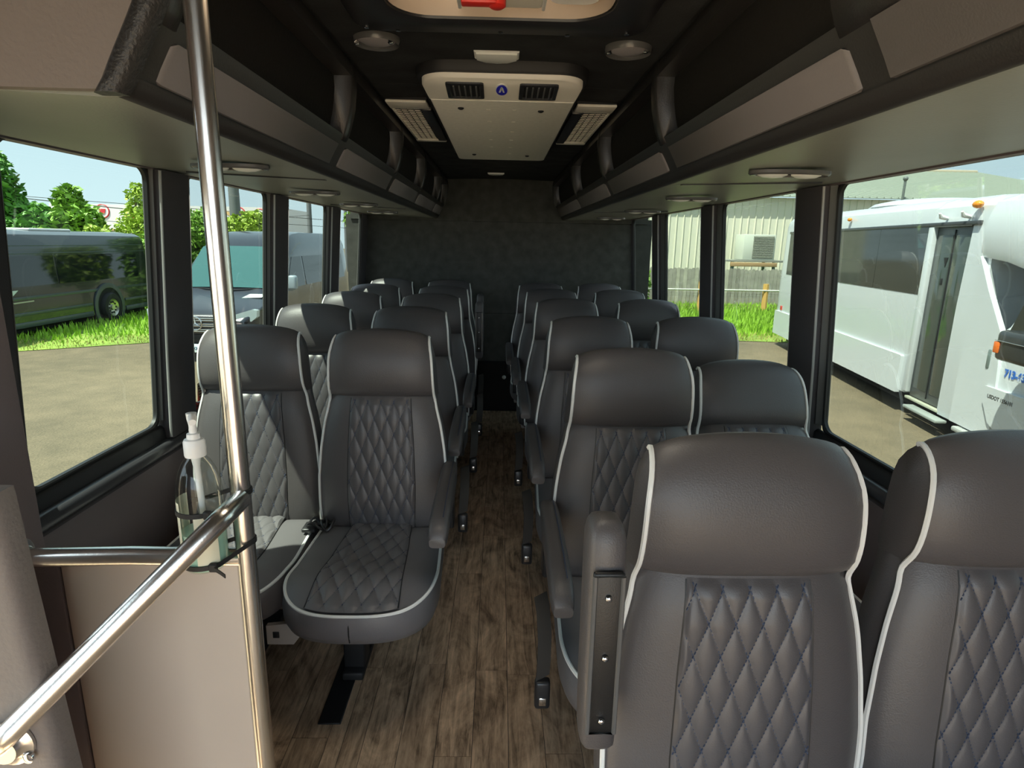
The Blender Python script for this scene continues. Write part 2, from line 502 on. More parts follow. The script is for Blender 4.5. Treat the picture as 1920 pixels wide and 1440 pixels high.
# --- rear wall
bw = MB()
bw.box(-1.24, 1.24, Y_BACK, Y_BACK + 0.1, -0.12, 0.822)
bw.box(-1.24, 1.24, Y_BACK, Y_BACK + 0.1, 0.828, 1.560)
bw.box(-1.24, 1.24, Y_BACK + 0.01, Y_BACK + 0.1, 0.80, 1.60)
bw.prism([(-1.2, 1.566), (-1.2, 2.05), (1.2, 2.05), (1.2, 1.566)], 'y', Y_BACK - 0.012, Y_BACK + 0.1)
bw.build('wall_back', M_carpet, kind='structure', ang=30)

# --- ceiling: headliner with a shallow crown and a cross seam
def zc(x):
    return 1.892 - 0.010 * (x / 0.44) ** 2
cl = MB()
HX0, HX1, HY0, HY1 = -0.237, 0.227, 0.898, 1.447      # opening of the roof hatch
def slab(xa, xb, ya, yb):
    xs = [lerp_(xa, xb, k / 8) for k in range(9)]
    cl.prism([(xb, 2.06)] + [(x, zc(x)) for x in reversed(xs)] + [(xa, 2.06)], 'y', ya, yb)
def lerp_(a, b, t): return a + (b - a) * t
slab(-0.412, HX0, Y_FRONT, HY1); slab(HX1, 0.412, Y_FRONT, HY1); slab(HX0, HX1, Y_FRONT, HY0)
slab(-0.412, 0.412, HY1, 2.075); slab(-0.412, 0.412, 2.079, Y_BACK + 0.1)
for s_ in (-1, 1): cl.box(*sorted((s_ * 0.412, s_ * 1.03)), Y_FRONT, Y_BACK + 0.1, 1.8895, 2.06)
cl.build('ceiling', M_headliner, kind='structure')
MB().box(-1.25, HX0, Y_FRONT, Y_BACK + 0.12, 2.062, 2.10).box(HX1, 1.25, Y_FRONT, Y_BACK + 0.12, 2.062, 2.10).box(HX0, HX1, Y_FRONT, HY0, 2.062, 2.10).box(HX0, HX1, HY1, Y_BACK + 0.12, 2.062, 2.10).build('roof', mat('white_roof', (0.7, 0.7, 0.7), 0.4), kind='structure')
# ================================================================ passenger seats
def lerp(a, b, t): return a + (b - a) * t
def interp(tab, x):
    if x <= tab[0][0]: return tab[0][1]
    for (a, p), (b, q) in zip(tab, tab[1:]):
        if x <= b: return lerp(p, q, (x - a) / (b - a))
    return tab[-1][1]
def smooth(a, b, x):
    t = max(0.0, min(1.0, (x - a) / (b - a))); return t * t * (3 - 2 * t)

HW = [(0.42, 0.205), (0.50, 0.212), (0.62, 0.213), (0.72, 0.204), (0.80, 0.192), (0.86, 0.177), (0.90, 0.170), (0.95, 0.168), (1.02, 0.165), (1.07, 0.161), (1.095, 0.157), (1.12, 0.153)]
FRONT = [(0.42, -0.080), (0.48, -0.090), (0.55, -0.091), (0.65, -0.082), (0.75, -0.071), (0.83, -0.062), (0.875, -0.053), (0.90, -0.040)]
HINGE = Vector((0, -0.06, 0.45))

def back_front(x, z):               # front skin of the lower backrest
    t = abs(x) / interp(HW, z)
    return interp(FRONT, z) + 0.030 * t ** 5 - 0.006 * (1 - t * t)

def head_loop():
    return [(-0.036, 0.897), (-0.052, 0.905), (-0.064, 0.925), (-0.070, 0.955), (-0.071, 0.990), (-0.067, 1.025), (-0.057, 1.060), (-0.042, 1.090), (-0.022, 1.111), (0.0, 1.120), (0.022, 1.115), (0.040, 1.098), (0.052, 1.07), (0.058, 1.03), (0.060, 0.98), (0.060, 0.93), (0.058, 0.897)]

def head_pt(y, z, t):
    w = interp(HW, z)
    k = smooth(1.00, 1.11, z)
    zz = z - 0.018 * k * t * t - 0.009 * k * t ** 8
    yy = y + (0.022 * t ** 4 if y < 0.02 else -0.006 * t ** 4) * (1 - 0.5 * k)
    return Vector((w * t, yy, zz))

def quilt(u, v):
    a, b = u + v, u - v
    h = abs(math.sin(math.pi * a)) * abs(math.sin(math.pi * b))
    return h ** 0.36

def make_headrest():
    mb = MB(); lp = head_loop(); NT = 18
    mb.grid(lambda u, v: head_pt(*lp[round(v * (len(lp) - 1))], -1 + 2 * u), NT, len(lp) - 1)
    n = len(lp)
    for s in (-1, 1):                # side cheeks
        e = [head_pt(y, z, s) for y, z in lp]
        c = [p + Vector((s * 0.010, 0, 0)) for p in e]
        h = n // 2
        mid = []
        for i in range(h + 1):
            m = (e[i] + e[n - 1 - i]) / 2; m.x += s * 0.012 * smooth(h, h - 4, i) if i < h else 0
            mid.append(m)
        vs = e + mid
        fs = []
        for i in range(h):
            fs.append((i, i + 1, n + i + 1, n + i)); fs.append((n + i, n + i + 1, n - 2 - i, n - 1 - i))
        mb.add(vs, fs)
    b = [head_pt(*lp[0], -1 + 2 * k / NT) for k in range(NT + 1)] + [head_pt(*lp[-1], 1 - 2 * k / NT) for k in range(NT + 1)]
    mb.add(b, [tuple(range(len(b)))])
    return mb

def make_back():
    mb = MB(); NT = 16
    zs = [0.42 + (0.902 - 0.42) * k / 16 for k in range(17)]
    def back_y(z): return lerp(0.015, 0.058, (z - 0.42) / 0.48)
    mb.grid(lambda u, v: Vector((interp(HW, zs[round(v * 16)]) * (2 * u - 1), back_front(interp(HW, zs[round(v * 16)]) * (2 * u - 1), zs[round(v * 16)]), zs[round(v * 16)])), NT, 16)
    for s in (-1, 1):
        rows = []
        for z in zs:
            w = interp(HW, z); yf = back_front(s * w, z)
            rows.append([(s * w, yf, z), (s * (w + 0.007), lerp(yf, back_y(z), 0.35), z), (s * (w + 0.004), lerp(yf, back_y(z), 0.75), z), (s * (w - 0.015), back_y(z), z)])
        mb.loft(rows, closed=False, caps=False)
    mb.grid(lambda u, v: Vector(((interp(HW, zs[round(v * 16)]) - 0.015) * (2 * u - 1), back_y(zs[round(v * 16)]), zs[round(v * 16)])), 4, 16)
    return mb

PANEL_HW = [(0.44, 0.108), (0.60, 0.112), (0.75, 0.107), (0.90, 0.097)]
DW, DH = 0.0425, 0.106
def make_back_quilt():
    def fn(u, v):
        z = 0.445 + (0.898 - 0.445) * v
        x = interp(PANEL_HW, z) * (2 * u - 1)
        h = 0.0058 * quilt(x / DW, (z - 0.46) / DH)
        ed = min(1.0, (1 - abs(2 * u - 1)) * 14) * min(1.0, (1 - v) * 40 + 0.1)
        return Vector((x, back_front(x, z) - 0.0005 - h * ed, z))
    return MB().grid(fn, 90, 110)

def stitch_lines(fn, u0, u1, v0, v1, dw, dh, hw, out):
    """dashes along both diagonal families; fn(x, v) -> point on skin and out = outward dir"""
    mb = MB()
    for sgn in (1, -1):
        for k in range(-14, 15):
            pts = []
            # x/dw + sgn * v/dh = k
            N = 260
            for q in range(N + 1):
                v = lerp(v0, v1, q / N); x = dw * (k - sgn * v / dh)
                if abs(x) < hw(v) - 0.002: pts.append((x, v))
            step = 4
            for q in range(0, len(pts) - 3, step):
                a, b = fn(*pts[q]), fn(*pts[q + 3])
                dirv = (b - a)
                if dirv.length > 0.03 or dirv.length < 1e-5: continue
                sd = dirv.cross(out).normalized() * 0.0011
                o = out * 0.0013
                mb.add([a - sd, a + sd, b + sd, b - sd, (a + b) / 2 - sd * 0.6 + o, (a + b) / 2 + sd * 0.6 + o], [(0, 1, 5, 4), (4, 5, 2, 3), (0, 4, 3), (1, 2, 5)])
    return mb

def make_back_stitch():
    fn = lambda x, v: Vector((x, back_front(x, 0.46 + v) - 0.0019, 0.46 + v))
    mb = stitch_lines(fn, 0, 0, -0.01, 0.434, DW, DH, lambda v: interp(PANEL_HW, 0.46 + v), Vector((0, -1, 0)))
    return mb
def make_back_seams():
    mb = MB()
    for s in (-1, 1):
        mb.tube([Vector((s * interp(PANEL_HW, z), back_front(s * interp(PANEL_HW, z), z) + 0.0006, z)) for z in [0.445 + 0.0225 * k for k in range(21)]], 0.0018, 5)
    mb.tube([Vector((interp(HW, 0.9) * t, back_front(interp(HW, 0.9) * t, 0.898) + 0.004, 0.898)) for t in [-0.98 + 0.098 * k for k in range(21)]], 0.0035, 5)
    return mb

def make_back_piping(s):
    mb = MB(); lp = head_loop()
    pts = []
    for k in range(20):
        z = 0.43 + (0.885 - 0.43) * k / 19
        w = interp(HW, z); pts.append(Vector((s * (w + 0.001), back_front(s * w, z) - 0.001, z)))
    for y, z in lp[1:11]:
        p = head_pt(y, z, s); p.x += s * 0.001 * (z < 1.115); pts.append(p)
    for _ in range(2):                 # round the corners of the path
        q = [pts[0]]
        for a, b in zip(pts, pts[1:]): q += [a.lerp(b, 0.25), a.lerp(b, 0.75)]
        pts = q + [pts[-1]]
    pts = pts[::2]
    return mb.tube(pts, 0.0046, 6)

# ---- cushion
def plan(phi):                       # outline of the cushion seen from above, phi 0..1 from back left over the front to back right
    pass
def cushion_outline(n=64):
    pts = []
    for k in range(9):
        t = k / 8; pts.append((lerp(-0.200, -0.212, t), lerp(-0.075, -0.36, t)))
    for k in range(1, n):
        a = math.pi * k / n
        c, sn = math.cos(a), math.sin(a)
        e = 0.74
        pts.append((-0.212 * math.copysign(abs(c) ** e, c), -0.36 - 0.20 * abs(sn) ** e))
    for k in range(9):
        t = k / 8; pts.append((lerp(0.212, 0.200, t), lerp(-0.36, -0.075, t)))
    return pts
COUT = cushion_outline()
def cush_top(x, y):                  # height of the cushion skin
    d = 1 - max(abs(x) / 0.214, 0) ** 4
    fr = smooth(-0.56, -0.44, y)
    return 0.452 + 0.014 * d * fr - 0.020 * smooth(-0.40, -0.56, y) + 0.010 * smooth(-0.30, -0.42, y)
def make_cushion():
    mb = MB(); cx, cy = 0.0, -0.25
    rings = []
    for sc in (0.0, 0.2, 0.35, 0.48, 0.58, 0.66, 0.73, 0.79, 0.84, 0.88, 0.92, 0.955, 0.98, 1.0):
        rings.append([(lerp(cx, x, sc), lerp(cy, y, sc), cush_top(lerp(cx, x, sc), lerp(cy, y, sc)) - 0.006 * sc ** 8) for x, y in COUT])
    for off, z in ((0.006, 0.438), (0.010, 0.415), (0.009, 0.390), (0.0, 0.365), (-0.02, 0.348), (-0.05, 0.342)):
        rr = []
        for x, y in COUT:
            k = 1 + off / 0.24
            zz = z - 0.012 * smooth(-0.25, -0.5, y) * (1 if z < 0.40 else 0.3)
            rr.append((x * k, (y + 0.25) * k - 0.25, zz))
        rings.append(rr)
    mb.loft(rings, caps=False)
    n = len(COUT)
    mb.f.append(tuple(len(mb.v) - n + k for k in range(n)))
    return mb
def make_cushion_piping():
    return MB().tube([(x * 1.006, (y + 0.25) * 1.006 - 0.25, cush_top(x, y) - 0.006) for x, y in COUT], 0.0048, 6)
CP_HW = [(-0.565, 0.126), (-0.40, 0.119), (-0.25, 0.110), (-0.09, 0.098)]
def front_lim(x):
    t = min(1.0, abs(x) / 0.212); c = t ** (1 / 0.74)
    return -0.36 - 0.20 * math.sqrt(max(0.0, 1 - c * c)) ** 0.74
CDW, CDH = 0.050, 0.098
def make_cushion_quilt():
    def fn(u, v):
        x0 = 2 * u - 1
        y1 = -0.085
        yf = front_lim(interp(CP_HW, -0.5) * x0) + 0.006
        y = lerp(yf, y1, v)
        x = interp(CP_HW, y) * x0
        h = 0.0085 * quilt(x / CDW, (y + 0.085) / CDH)
        ed = min(1.0, (1 - abs(x0)) * 14) * min(1.0, v * 30)
        return Vector((x, y, cush_top(x, y) + 0.0008 + h * ed))
    return MB().grid(fn, 84, 110)
def make_cushion_stitch():
    fn = lambda x, v: Vector((x, -0.085 - v, cush_top(x, -0.085 - v) + 0.0024))
    def hw(v):
        return interp(CP_HW, -0.085 - v)
    mb = stitch_lines(lambda x, v: fn(x, v), 0, 0, 0.0, 0.445, CDW, CDH, lambda v: hw(v) if True else 0, Vector((0, 0, 1)))
    # trim dashes that would pass the rounded front
    keep = MB()
    for i in range(0, len(mb.v), 6):
        if all(mb.v[i + k][1] > front_lim(mb.v[i + k][0]) + 0.008 for k in range(6)):
            keep.add(mb.v[i:i + 6], [(0, 1, 5, 4), (4, 5, 2, 3), (0, 4, 3), (1, 2, 5)])
    return keep
def make_cushion_seam():
    mb = MB()
    for s in (-1, 1):
        pts = []
        for k in range(20):
            y = lerp(-0.09, front_lim(0.13) + 0.004, k / 19); x = s * interp(CP_HW, y)
            pts.append((x, y, cush_top(x, y) + 0.0004))
        mb.tube(pts, 0.0018, 5)
    mb.tube([(0.0, -0.5615 - o, z) for o, z in ((0.004, 0.428), (0.0115, 0.41), (0.012, 0.39), (0.005, 0.362))], 0.0018, 5)
    return mb
def make_frame(with_leg):
    return MB().rbox(-0.19, 0.19, -0.38, -0.10, 0.300, 0.345, 0.008)
def make_leg():
    mb = MB()
    mb.rbox(-0.034, 0.034, -0.25, -0.17, 0.03, 0.31, 0.006)
    mb.rbox(-0.034, 0.034, -0.28, 0.02, 0.0065, 0.035, 0.006)
    return mb
def make_bracket():
    mb = MB()
    mb.prism([(-0.270, 0.262), (-0.195, 0.262), (-0.150, 0.322), (-0.150, 0.345), (-0.205, 0.345), (-0.205, 0.330), (-0.270, 0.322)], 'y', -0.44, -0.425)
    return mb
def make_recliner():
    return MB().rbox(-0.19, 0.19, -0.03, 0.03, 0.33, 0.44, 0.006)

def arm_down_pad():
    rings = []
    for y, zt, zb, w in ((-0.03, 0.668, 0.640, 0.018), (-0.05, 0.680, 0.628, 0.024), (-0.10, 0.684, 0.612, 0.0265), (-0.22, 0.682, 0.606, 0.027), (-0.34, 0.676, 0.600, 0.0275), (-0.44, 0.664, 0.596, 0.0275), (-0.475, 0.648, 0.594, 0.026), (-0.492, 0.625, 0.598, 0.022)):
        m = (zt + zb) / 2; h = (zt - zb) / 2
        rings.append([(w * math.copysign(abs(math.cos(a)) ** 0.55, math.cos(a)), y, m + h * math.copysign(abs(math.sin(a)) ** 0.6, math.sin(a))) for a in [2 * math.pi * k / 16 for k in range(16)]])
    return MB().loft(rings)
def arm_down_bracket():
    return MB().tube([(0, -0.03, 0.62), (0, -0.045, 0.655)], 0.016, 10).rbox(-0.012, 0.012, -0.07, 0.0, 0.44, 0.65, 0.006)
def arm_down_seam():
    return MB().tube([(0.012, y, z) for y, z in ((-0.06, 0.683), (-0.10, 0.6855), (-0.22, 0.6835), (-0.34, 0.6775), (-0.44, 0.6655))], 0.0015, 5)
def arm_up_pad():
    rings = []
    for z, yf, yb, w in ((0.648, -0.112, -0.095, 0.012), (0.655, -0.125, -0.085, 0.020), (0.67, -0.138, -0.068, 0.0265), (0.76, -0.140, -0.062, 0.028), (0.90, -0.136, -0.058, 0.028), (0.97, -0.132, -0.055, 0.028), (0.995, -0.129, -0.056, 0.0275), (1.010, -0.124, -0.060, 0.025), (1.019, -0.117, -0.067, 0.020), (1.0235, -0.108, -0.078, 0.012)):
        m = (yf + yb) / 2; h = (yb - yf) / 2
        rings.append([(w * math.copysign(abs(math.cos(a)) ** 0.5, math.cos(a)), m + h * math.copysign(abs(math.sin(a)) ** 0.5, math.sin(a)), z) for a in [2 * math.pi * k / 16 for k in range(16)]])
    return MB().loft(rings)
def arm_up_plate():
    return MB().rbox(-0.022, 0.022, -0.1435, -0.135, 0.700, 0.962, 0.003)
def arm_up_edge():
    ring = [(-0.0195, 0.703), (0.0195, 0.703), (0.0195, 0.958), (-0.0195, 0.958)]
    return MB().tube([(x, -0.1445, z) for x, z in ring], 0.0036, 6, closed=True)
def arm_up_screws():
    mb = MB()
    for z in (0.725, 0.83, 0.925):
        mb.lathe([(0.0048, -0.1450), (0.0048, -0.1475), (0.003, -0.1490), (0.0, -0.1492)], (0, 0, z), 10, axis='y')
    return mb
def belt_hang():
    mb = MB()
    mb.strip([(0, -0.10, 0.405), (0.004, -0.16, 0.40), (0.006, -0.22, 0.35), (0.003, -0.25, 0.29), (0.0, -0.255, 0.25)], 0.045, 0.002, (0.85, 0.5, 0.15))
    return mb
def belt_buckle():
    return MB().rbox(-0.021, 0.021, -0.275, -0.245, 0.165, 0.25, 0.008)
def belt_tongue():
    return MB().rbox(-0.010, 0.010, -0.2785, -0.270, 0.180, 0.204, 0.002)
def belt_on_cushion():
    mb = MB()
    for dx in (-0.026, 0.0, 0.024):
        mb.tube([(dx + 0.02 * math.cos(a), -0.115 + 0.024 * math.sin(a), 0.478 + 0.012 * math.sin(a * 2 + dx * 60)) for a in [2 * math.pi * k / 14 for k in range(14)]], 0.004, 6, closed=True)
    mb.rbox(-0.055, -0.01, -0.15, -0.09, 0.462, 0.476, 0.005)
    mb.strip([(0.0, -0.05, 0.455), (-0.005, -0.085, 0.478), (-0.02, -0.12, 0.476)], 0.04, 0.003, (1, 0, 0))
    return mb

REC = {}
def recl(ang):
    return Matrix.Translation(HINGE) @ Matrix.Rotation(R(-ang), 4, 'X') @ Matrix.Translation(-HINGE)
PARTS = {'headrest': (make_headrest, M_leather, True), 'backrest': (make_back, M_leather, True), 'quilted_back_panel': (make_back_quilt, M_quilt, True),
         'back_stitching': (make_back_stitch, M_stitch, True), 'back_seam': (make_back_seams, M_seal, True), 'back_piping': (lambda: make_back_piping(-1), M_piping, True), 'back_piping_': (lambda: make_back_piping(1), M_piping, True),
         'seat_cushion': (make_cushion, M_leather_lit, False), 'cushion_piping': (make_cushion_piping, M_piping, False), 'quilted_cushion_panel': (make_cushion_quilt, M_leather_lit, False),
         'cushion_stitching': (make_cushion_stitch, M_stitch, False), 'cushion_seam': (make_cushion_seam, M_seal, False),
         'seat_frame': (lambda: make_frame(True), M_gframe, False), 'leg': (make_leg, M_matt_black, False), 'back_bracket': (make_recliner, M_plastic, False)}
RAW = {}
def part_mesh(p, ang):
    key = (p, ang if PARTS[p][2] else 0)
    if key not in REC:
        if p not in RAW: RAW[p] = PARTS[p][0]()
        src = RAW[p]; mb = MB(); mb.f = list(src.f)
        mb.v = [tuple(recl(ang) @ Vector(v)) for v in src.v] if key[1] else list(src.v)
        REC[key] = mb.mesh(p.strip('_'), PARTS[p][1], ang=50)
    return REC[key]
ARM = {}
def arm_mesh(name, fn, m):
    if name not in ARM: ARM[name] = fn().mesh(name, m, ang=50)
    return ARM[name]
LBL = {'back_piping': 'white piping', 'cushion_piping': 'white piping', 'seat_frame': 'grey steel seat frame'}
def seat(x, y, label, arm=None, side=0, ang=0, belt=None, leg_x=0.0):
    root = empty('passenger_seat', (x, y, 0), label, 'seat', 'passenger seats')
    for p in PARTS:
        o = link(p.strip('_'), part_mesh(p, ang), root)
        if p.strip('_') in LBL: o['label'] = LBL[p.strip('_')]
        if p == 'leg': o.location.x = leg_x
    if belt == 'top':
        b = link('frame_bracket', arm_mesh('frame_bracket', make_bracket, M_gframe), root)
        b['label'] = 'light grey bracket at the end of the seat frame'
        link('square_hole', arm_mesh('square_hole', lambda: MB().rbox(-0.252, -0.234, -0.4425, -0.4395, 0.284, 0.304, 0.001, 1), M_matt_black), b)
    if arm == 'down':
        a = link('armrest', arm_mesh('armrest_pad', arm_down_pad, M_leather), root); a.location.x = side * 0.226
        link('armrest_bracket', arm_mesh('armrest_bracket', arm_down_bracket, M_plastic), a)
        link('armrest_seam', arm_mesh('armrest_seam', arm_down_seam, M_stitch), a)
    elif arm == 'up':
        a = link('armrest', arm_mesh('armrest_raised', arm_up_pad, M_leather), root); a.location.x = side * 0.238
        a['label'] = 'armrest folded up beside the backrest'
        pl_ = link('metal_plate', arm_mesh('metal_plate', arm_up_plate, mat('plate_black', (0.012, 0.012, 0.012), 0.42, bump=(500, 0.0006))), a)
        link('plate_edge', arm_mesh('plate_edge', arm_up_edge, mat('satin_bezel', (0.10, 0.10, 0.10), 0.25)), a)
        link('screw', arm_mesh('screw', arm_up_screws, M_chrome), a)
    if belt == 'side':
        b = link('seat_belt', arm_mesh('seat_belt', belt_hang, M_webbing), root); b.location.x = side * 0.245
        link('buckle', arm_mesh('buckle', belt_buckle, M_plastic), b)
        link('tongue', arm_mesh('tongue', belt_tongue, M_chrome), b)
    elif belt == 'top':
        b = link('seat_belt', arm_mesh('seat_belt_top', belt_on_cushion, M_plastic), root); b.location.x = -0.20
        b['label'] = 'black belt buckles lying on the cushion'
    return root

ROWN = ['front', 'second', 'third', 'fourth', 'fifth', 'sixth']
L_Y = [1.955, 2.665, 3.36, 4.00, 4.62]
L_AX = [-0.383, -0.390, -0.375, -0.365, -0.378]
for k, y in enumerate(L_Y):
    seat(L_AX[k], y, 'charcoal vinyl seat beside the aisle on the steel pole side, %s row' % ROWN[k] if k else 'charcoal vinyl seat in full view just behind the steel pole, beside the aisle',
         'down' if k < 3 else 'up', 1, 0, 'top' if k == 0 else 'side', leg_x=-0.075)
    seat(-0.824, y + 0.05, 'charcoal vinyl seat against the windows on the steel pole side, %s row' % ROWN[k] if k else 'charcoal vinyl seat partly hidden by the steel pole and clear bottle')
R_Y = [0.876, 1.650, 2.40, 3.18, 3.86, 4.45]
R_AX = [0.395, 0.377, 0.368, 0.358, 0.335, 0.305]
R_WX = [0.850, 0.808, 0.808, 0.800, 0.780, 0.745]
for k, y in enumerate(R_Y):
    seat(R_AX[k], y, 'charcoal vinyl seat beside the aisle on the white bus side, %s row' % ROWN[k] if k else 'largest charcoal vinyl seat at the front with its armrest folded up',
         'up' if k == 0 else 'down', -1, 0, 'side' if k in (1, 2, 3) else None, leg_x=0.10)
    if k == 0: lb = 'charcoal vinyl seat at the front beside the largest window, cut by the frame'
    elif k == 1: lb = 'charcoal vinyl seat leaning far back, beside the window showing the white bus'
    else: lb = 'charcoal vinyl seat against the windows on the white bus side, %s row' % ROWN[k]
    seat(R_WX[k], y + (0.0 if k == 1 else 0.03), lb, ang=23 if k == 1 else 0)
# ================================================================ overhead luggage racks
RF = [(1.585, 0.508), (1.592, 0.500), (1.605, 0.493), (1.63, 0.480), (1.67, 0.457), (1.70, 0.441), (1.76, 0.425), (1.82, 0.418), (1.86, 0.421), (1.90, 0.432)]
def rf(z): return interp(RF, z)
def zz(a, b, n): return [lerp(a, b, k / n) for k in range(n + 1)]

def face_strip(mb, s, y0, y1, z0, z1, proud=0.0, depth=0.014, ch=0.005, nz=6):
    """a chamfered piece of the rack's curved face"""
    def ring(y, pr, dz):
        zs = zz(z0 + dz, z1 - dz, nz)
        out = [(s * (rf(z) - pr), y, z) for z in zs]
        return out + [(s * (rf(z0) + depth), y, z0 + dz), ][:0] + [(s * (rf(z1) + depth), y, z1 - dz), (s * (rf((z0 + z1) / 2) + depth), y, (z0 + z1) / 2), (s * (rf(z0) + depth), y, z0 + dz)]
    mb.loft([ring(y0, proud - ch, ch * 0.6), ring(y0 + ch, proud, 0), ring(y1 - ch, proud, 0), ring(y1, proud - ch, ch * 0.6)])

def rack(s, name_label, ends, y_lamps):
    y0, y1 = ends[0], ends[-1]
    root = empty('luggage_rack', (s * 0.75, (y0 + y1) / 2, 1.6), name_label, 'luggage rack')
    # carcass behind the face: closes the rack to wall and ceiling
    c = MB()
    back = [(s * (rf(z) + 0.045), z) for z in zz(1.60, 1.884, 8)]
    c.prism(back + [(s * 1.05, 1.884), (s * 1.05, 1.618), (s * 0.60, 1.60)], 'y', y0 + 0.004, y1 - 0.004)
    c.build('lining', M_net, root, ang=50, label='black lining of the open rack bays')
    # mouldings: lower, middle and top rails, one per bay, plus the ribs
    for z0, z1, pr, dp in ((1.583, 1.606, 0.004, 0.014), (1.600, 1.690, 0.0, 0.014), (1.842, 1.886, 0.004, 0.045)):
        m_ = MB(); face_strip(m_, s, y0, y1, z0, z1, pr, dp)
        m_.build('moulding', M_trimplastic, root, ang=50)
    for k, (a, b) in enumerate(zip(ends, ends[1:])):
        p = MB(); face_strip(p, s, a + (0.055 if k else 0.045), b - (0.006 if s > 0 and k == 0 else 0.03), 1.609, 1.662 + (0.012 if s > 0 and k == 0 else 0), 0.007, 0.010, 0.006)
        p.build('padded_panel', M_rackpad, root, ang=50)
        r = MB()
        wide = s > 0 and k == 0
        face_strip(r, s, b - (0.06 if wide else 0.018), (b + (0.07 if wide else 0.034)) if b < y1 else b, 1.675, 1.885, 0.002 if wide else 0.006, 0.045, 0.006, nz=12)
        r.build('rib', M_trimplastic, root, ang=50)
        if k == 0:
            r = MB(); face_strip(r, s, a, a + 0.045, 1.675, 1.885, 0.004, 0.045, 0.006, nz=12); r.build('rib', M_trimplastic, root, ang=50)
    # underside in long panels with dark joints
    cuts = [y0] + y_lamps + [y1]
    for a, b in zip(cuts, cuts[1:]):
        u = MB().prism([(s * 1.056, 1.602), (s * 1.056, 1.616), (s * 0.512, 1.600), (s * 0.512, 1.584), (s * 0.53, 1.582)], 'y', a + 0.002, b - 0.002)
        u.build('underside_panel', M_soffit, root)
        if b < y1:
            j = MB().prism([(s * 0.98, 1.594), (s * 0.98, 1.604), (s * 0.55, 1.588), (s * 0.55, 1.580)], 'y', b - 0.007, b + 0.007)
            j.build('joint_strip', M_plastic, root)
    return root
RACK_L = [0.885, 1.83, 2.69, 3.515, 4.42, 4.985]
RACK_R = [-0.40, 0.815, 1.76, 2.70, 3.68, 4.985]
rl = rack(-1, 'left black overhead luggage rack with a grey padded end cap above the steel pole', RACK_L, [1.99, 3.62])
rr = rack(1, 'right black overhead luggage rack with grey vinyl panels above the largest window', RACK_R, [1.90, 3.62])
# padded cap and crackle trim on the near end of the left rack
e = MB()
out = [(-(rf(z) + 0.024), z) for z in zz(1.588, 1.884, 12)]
e.prism(out + [(-1.05, 1.884), (-1.05, 1.603), (-0.70, 1.588)], 'y', 0.868, 0.884)
e.build('end_pad', M_greypad, rl, ang=30, label='grey padded end cap')
e = MB()
rings = []
for z in zz(1.583, 1.884, 16):
    x = rf(z)
    rings.append([(-(x + 0.030), 0.884, z), (-(x + 0.030), 0.866, z), (-(x + 0.022), 0.858, z), (-(x + 0.004), 0.858, z), (-(x - 0.005), 0.866, z), (-(x - 0.007), 0.884, z)])
e.loft(rings)
e.build('end_trim', M_textured, rl, ang=50)

# reading lamps below the racks
def lamp(s, x, y, label):
    root = empty('reading_lamp', (s * x, y, 1.585), label, 'lamp', 'reading lamps under the luggage racks')
    z0 = 1.580
    def oval(rx, ry, z, n=28):
        return [(s * x + rx * math.copysign(abs(math.cos(a)) ** 0.8, math.cos(a)), y + ry * math.copysign(abs(math.sin(a)) ** 0.9, math.sin(a)), z) for a in [2 * math.pi * k / n for k in range(n)]]
    b = MB().loft([oval(0.100, 0.042, z0 + 0.003), oval(0.100, 0.042, z0 - 0.004), oval(0.095, 0.038, z0 - 0.008), oval(0.086, 0.031, z0 - 0.007), oval(0.084, 0.029, z0 - 0.002)], caps=True)
    b.build('bezel', mat('satin_bezel', (0.10, 0.10, 0.10), 0.25), root)
    for dx in (-0.042, 0.042):
        l = MB()
        l.loft([[(s * x + dx + 0.038 * k * math.cos(a), y + 0.024 * k * math.sin(a), z0 - h) for a in [2 * math.pi * q / 18 for q in range(18)]] for k, h in ((1.0, 0.001), (0.95, 0.007), (0.6, 0.012), (0.05, 0.014))])
        l.build('lens', M_lens, root)
NTH = ['first', 'second', 'third', 'fourth']
for k, (x, y) in enumerate([(0.700, 1.65), (0.737, 2.50), (0.738, 3.265), (0.764, 4.05)]):
    lamp(-1, x, y, '%s oval reading lamp from the front under the left luggage rack' % NTH[k])
for k, (x, y) in enumerate([(0.708, 1.53), (0.739, 2.40), (0.776, 3.37), (0.770, 4.29)]):
    lamp(1, x, y, '%s oval reading lamp from the front under the right luggage rack' % NTH[k])

# ================================================================ things on the ceiling
def rrect(x0, x1, y0, y1, r, n=6, rs=None):
    rs = rs or (r, r, r, r)
    pts = []
    for (cx, cy, a0, q) in ((x1, y1, 0, rs[0]), (x0, y1, 90, rs[1]), (x0, y0, 180, rs[2]), (x1, y0, 270, rs[3])):
        sx = -1 if cx == x1 else 1; sy = -1 if cy == y1 else 1
        for k in range(n + 1):
            a = R(a0 + 90 * k / n)
            pts.append((cx + sx * q + q * math.cos(a), cy + sy * q + q * math.sin(a)))
    return pts

ac = empty('ceiling_air_conditioner', (0, 2.6, 1.83), 'cream and grey air conditioning unit in the middle of the black ceiling', 'air conditioner')
zb = 1.830
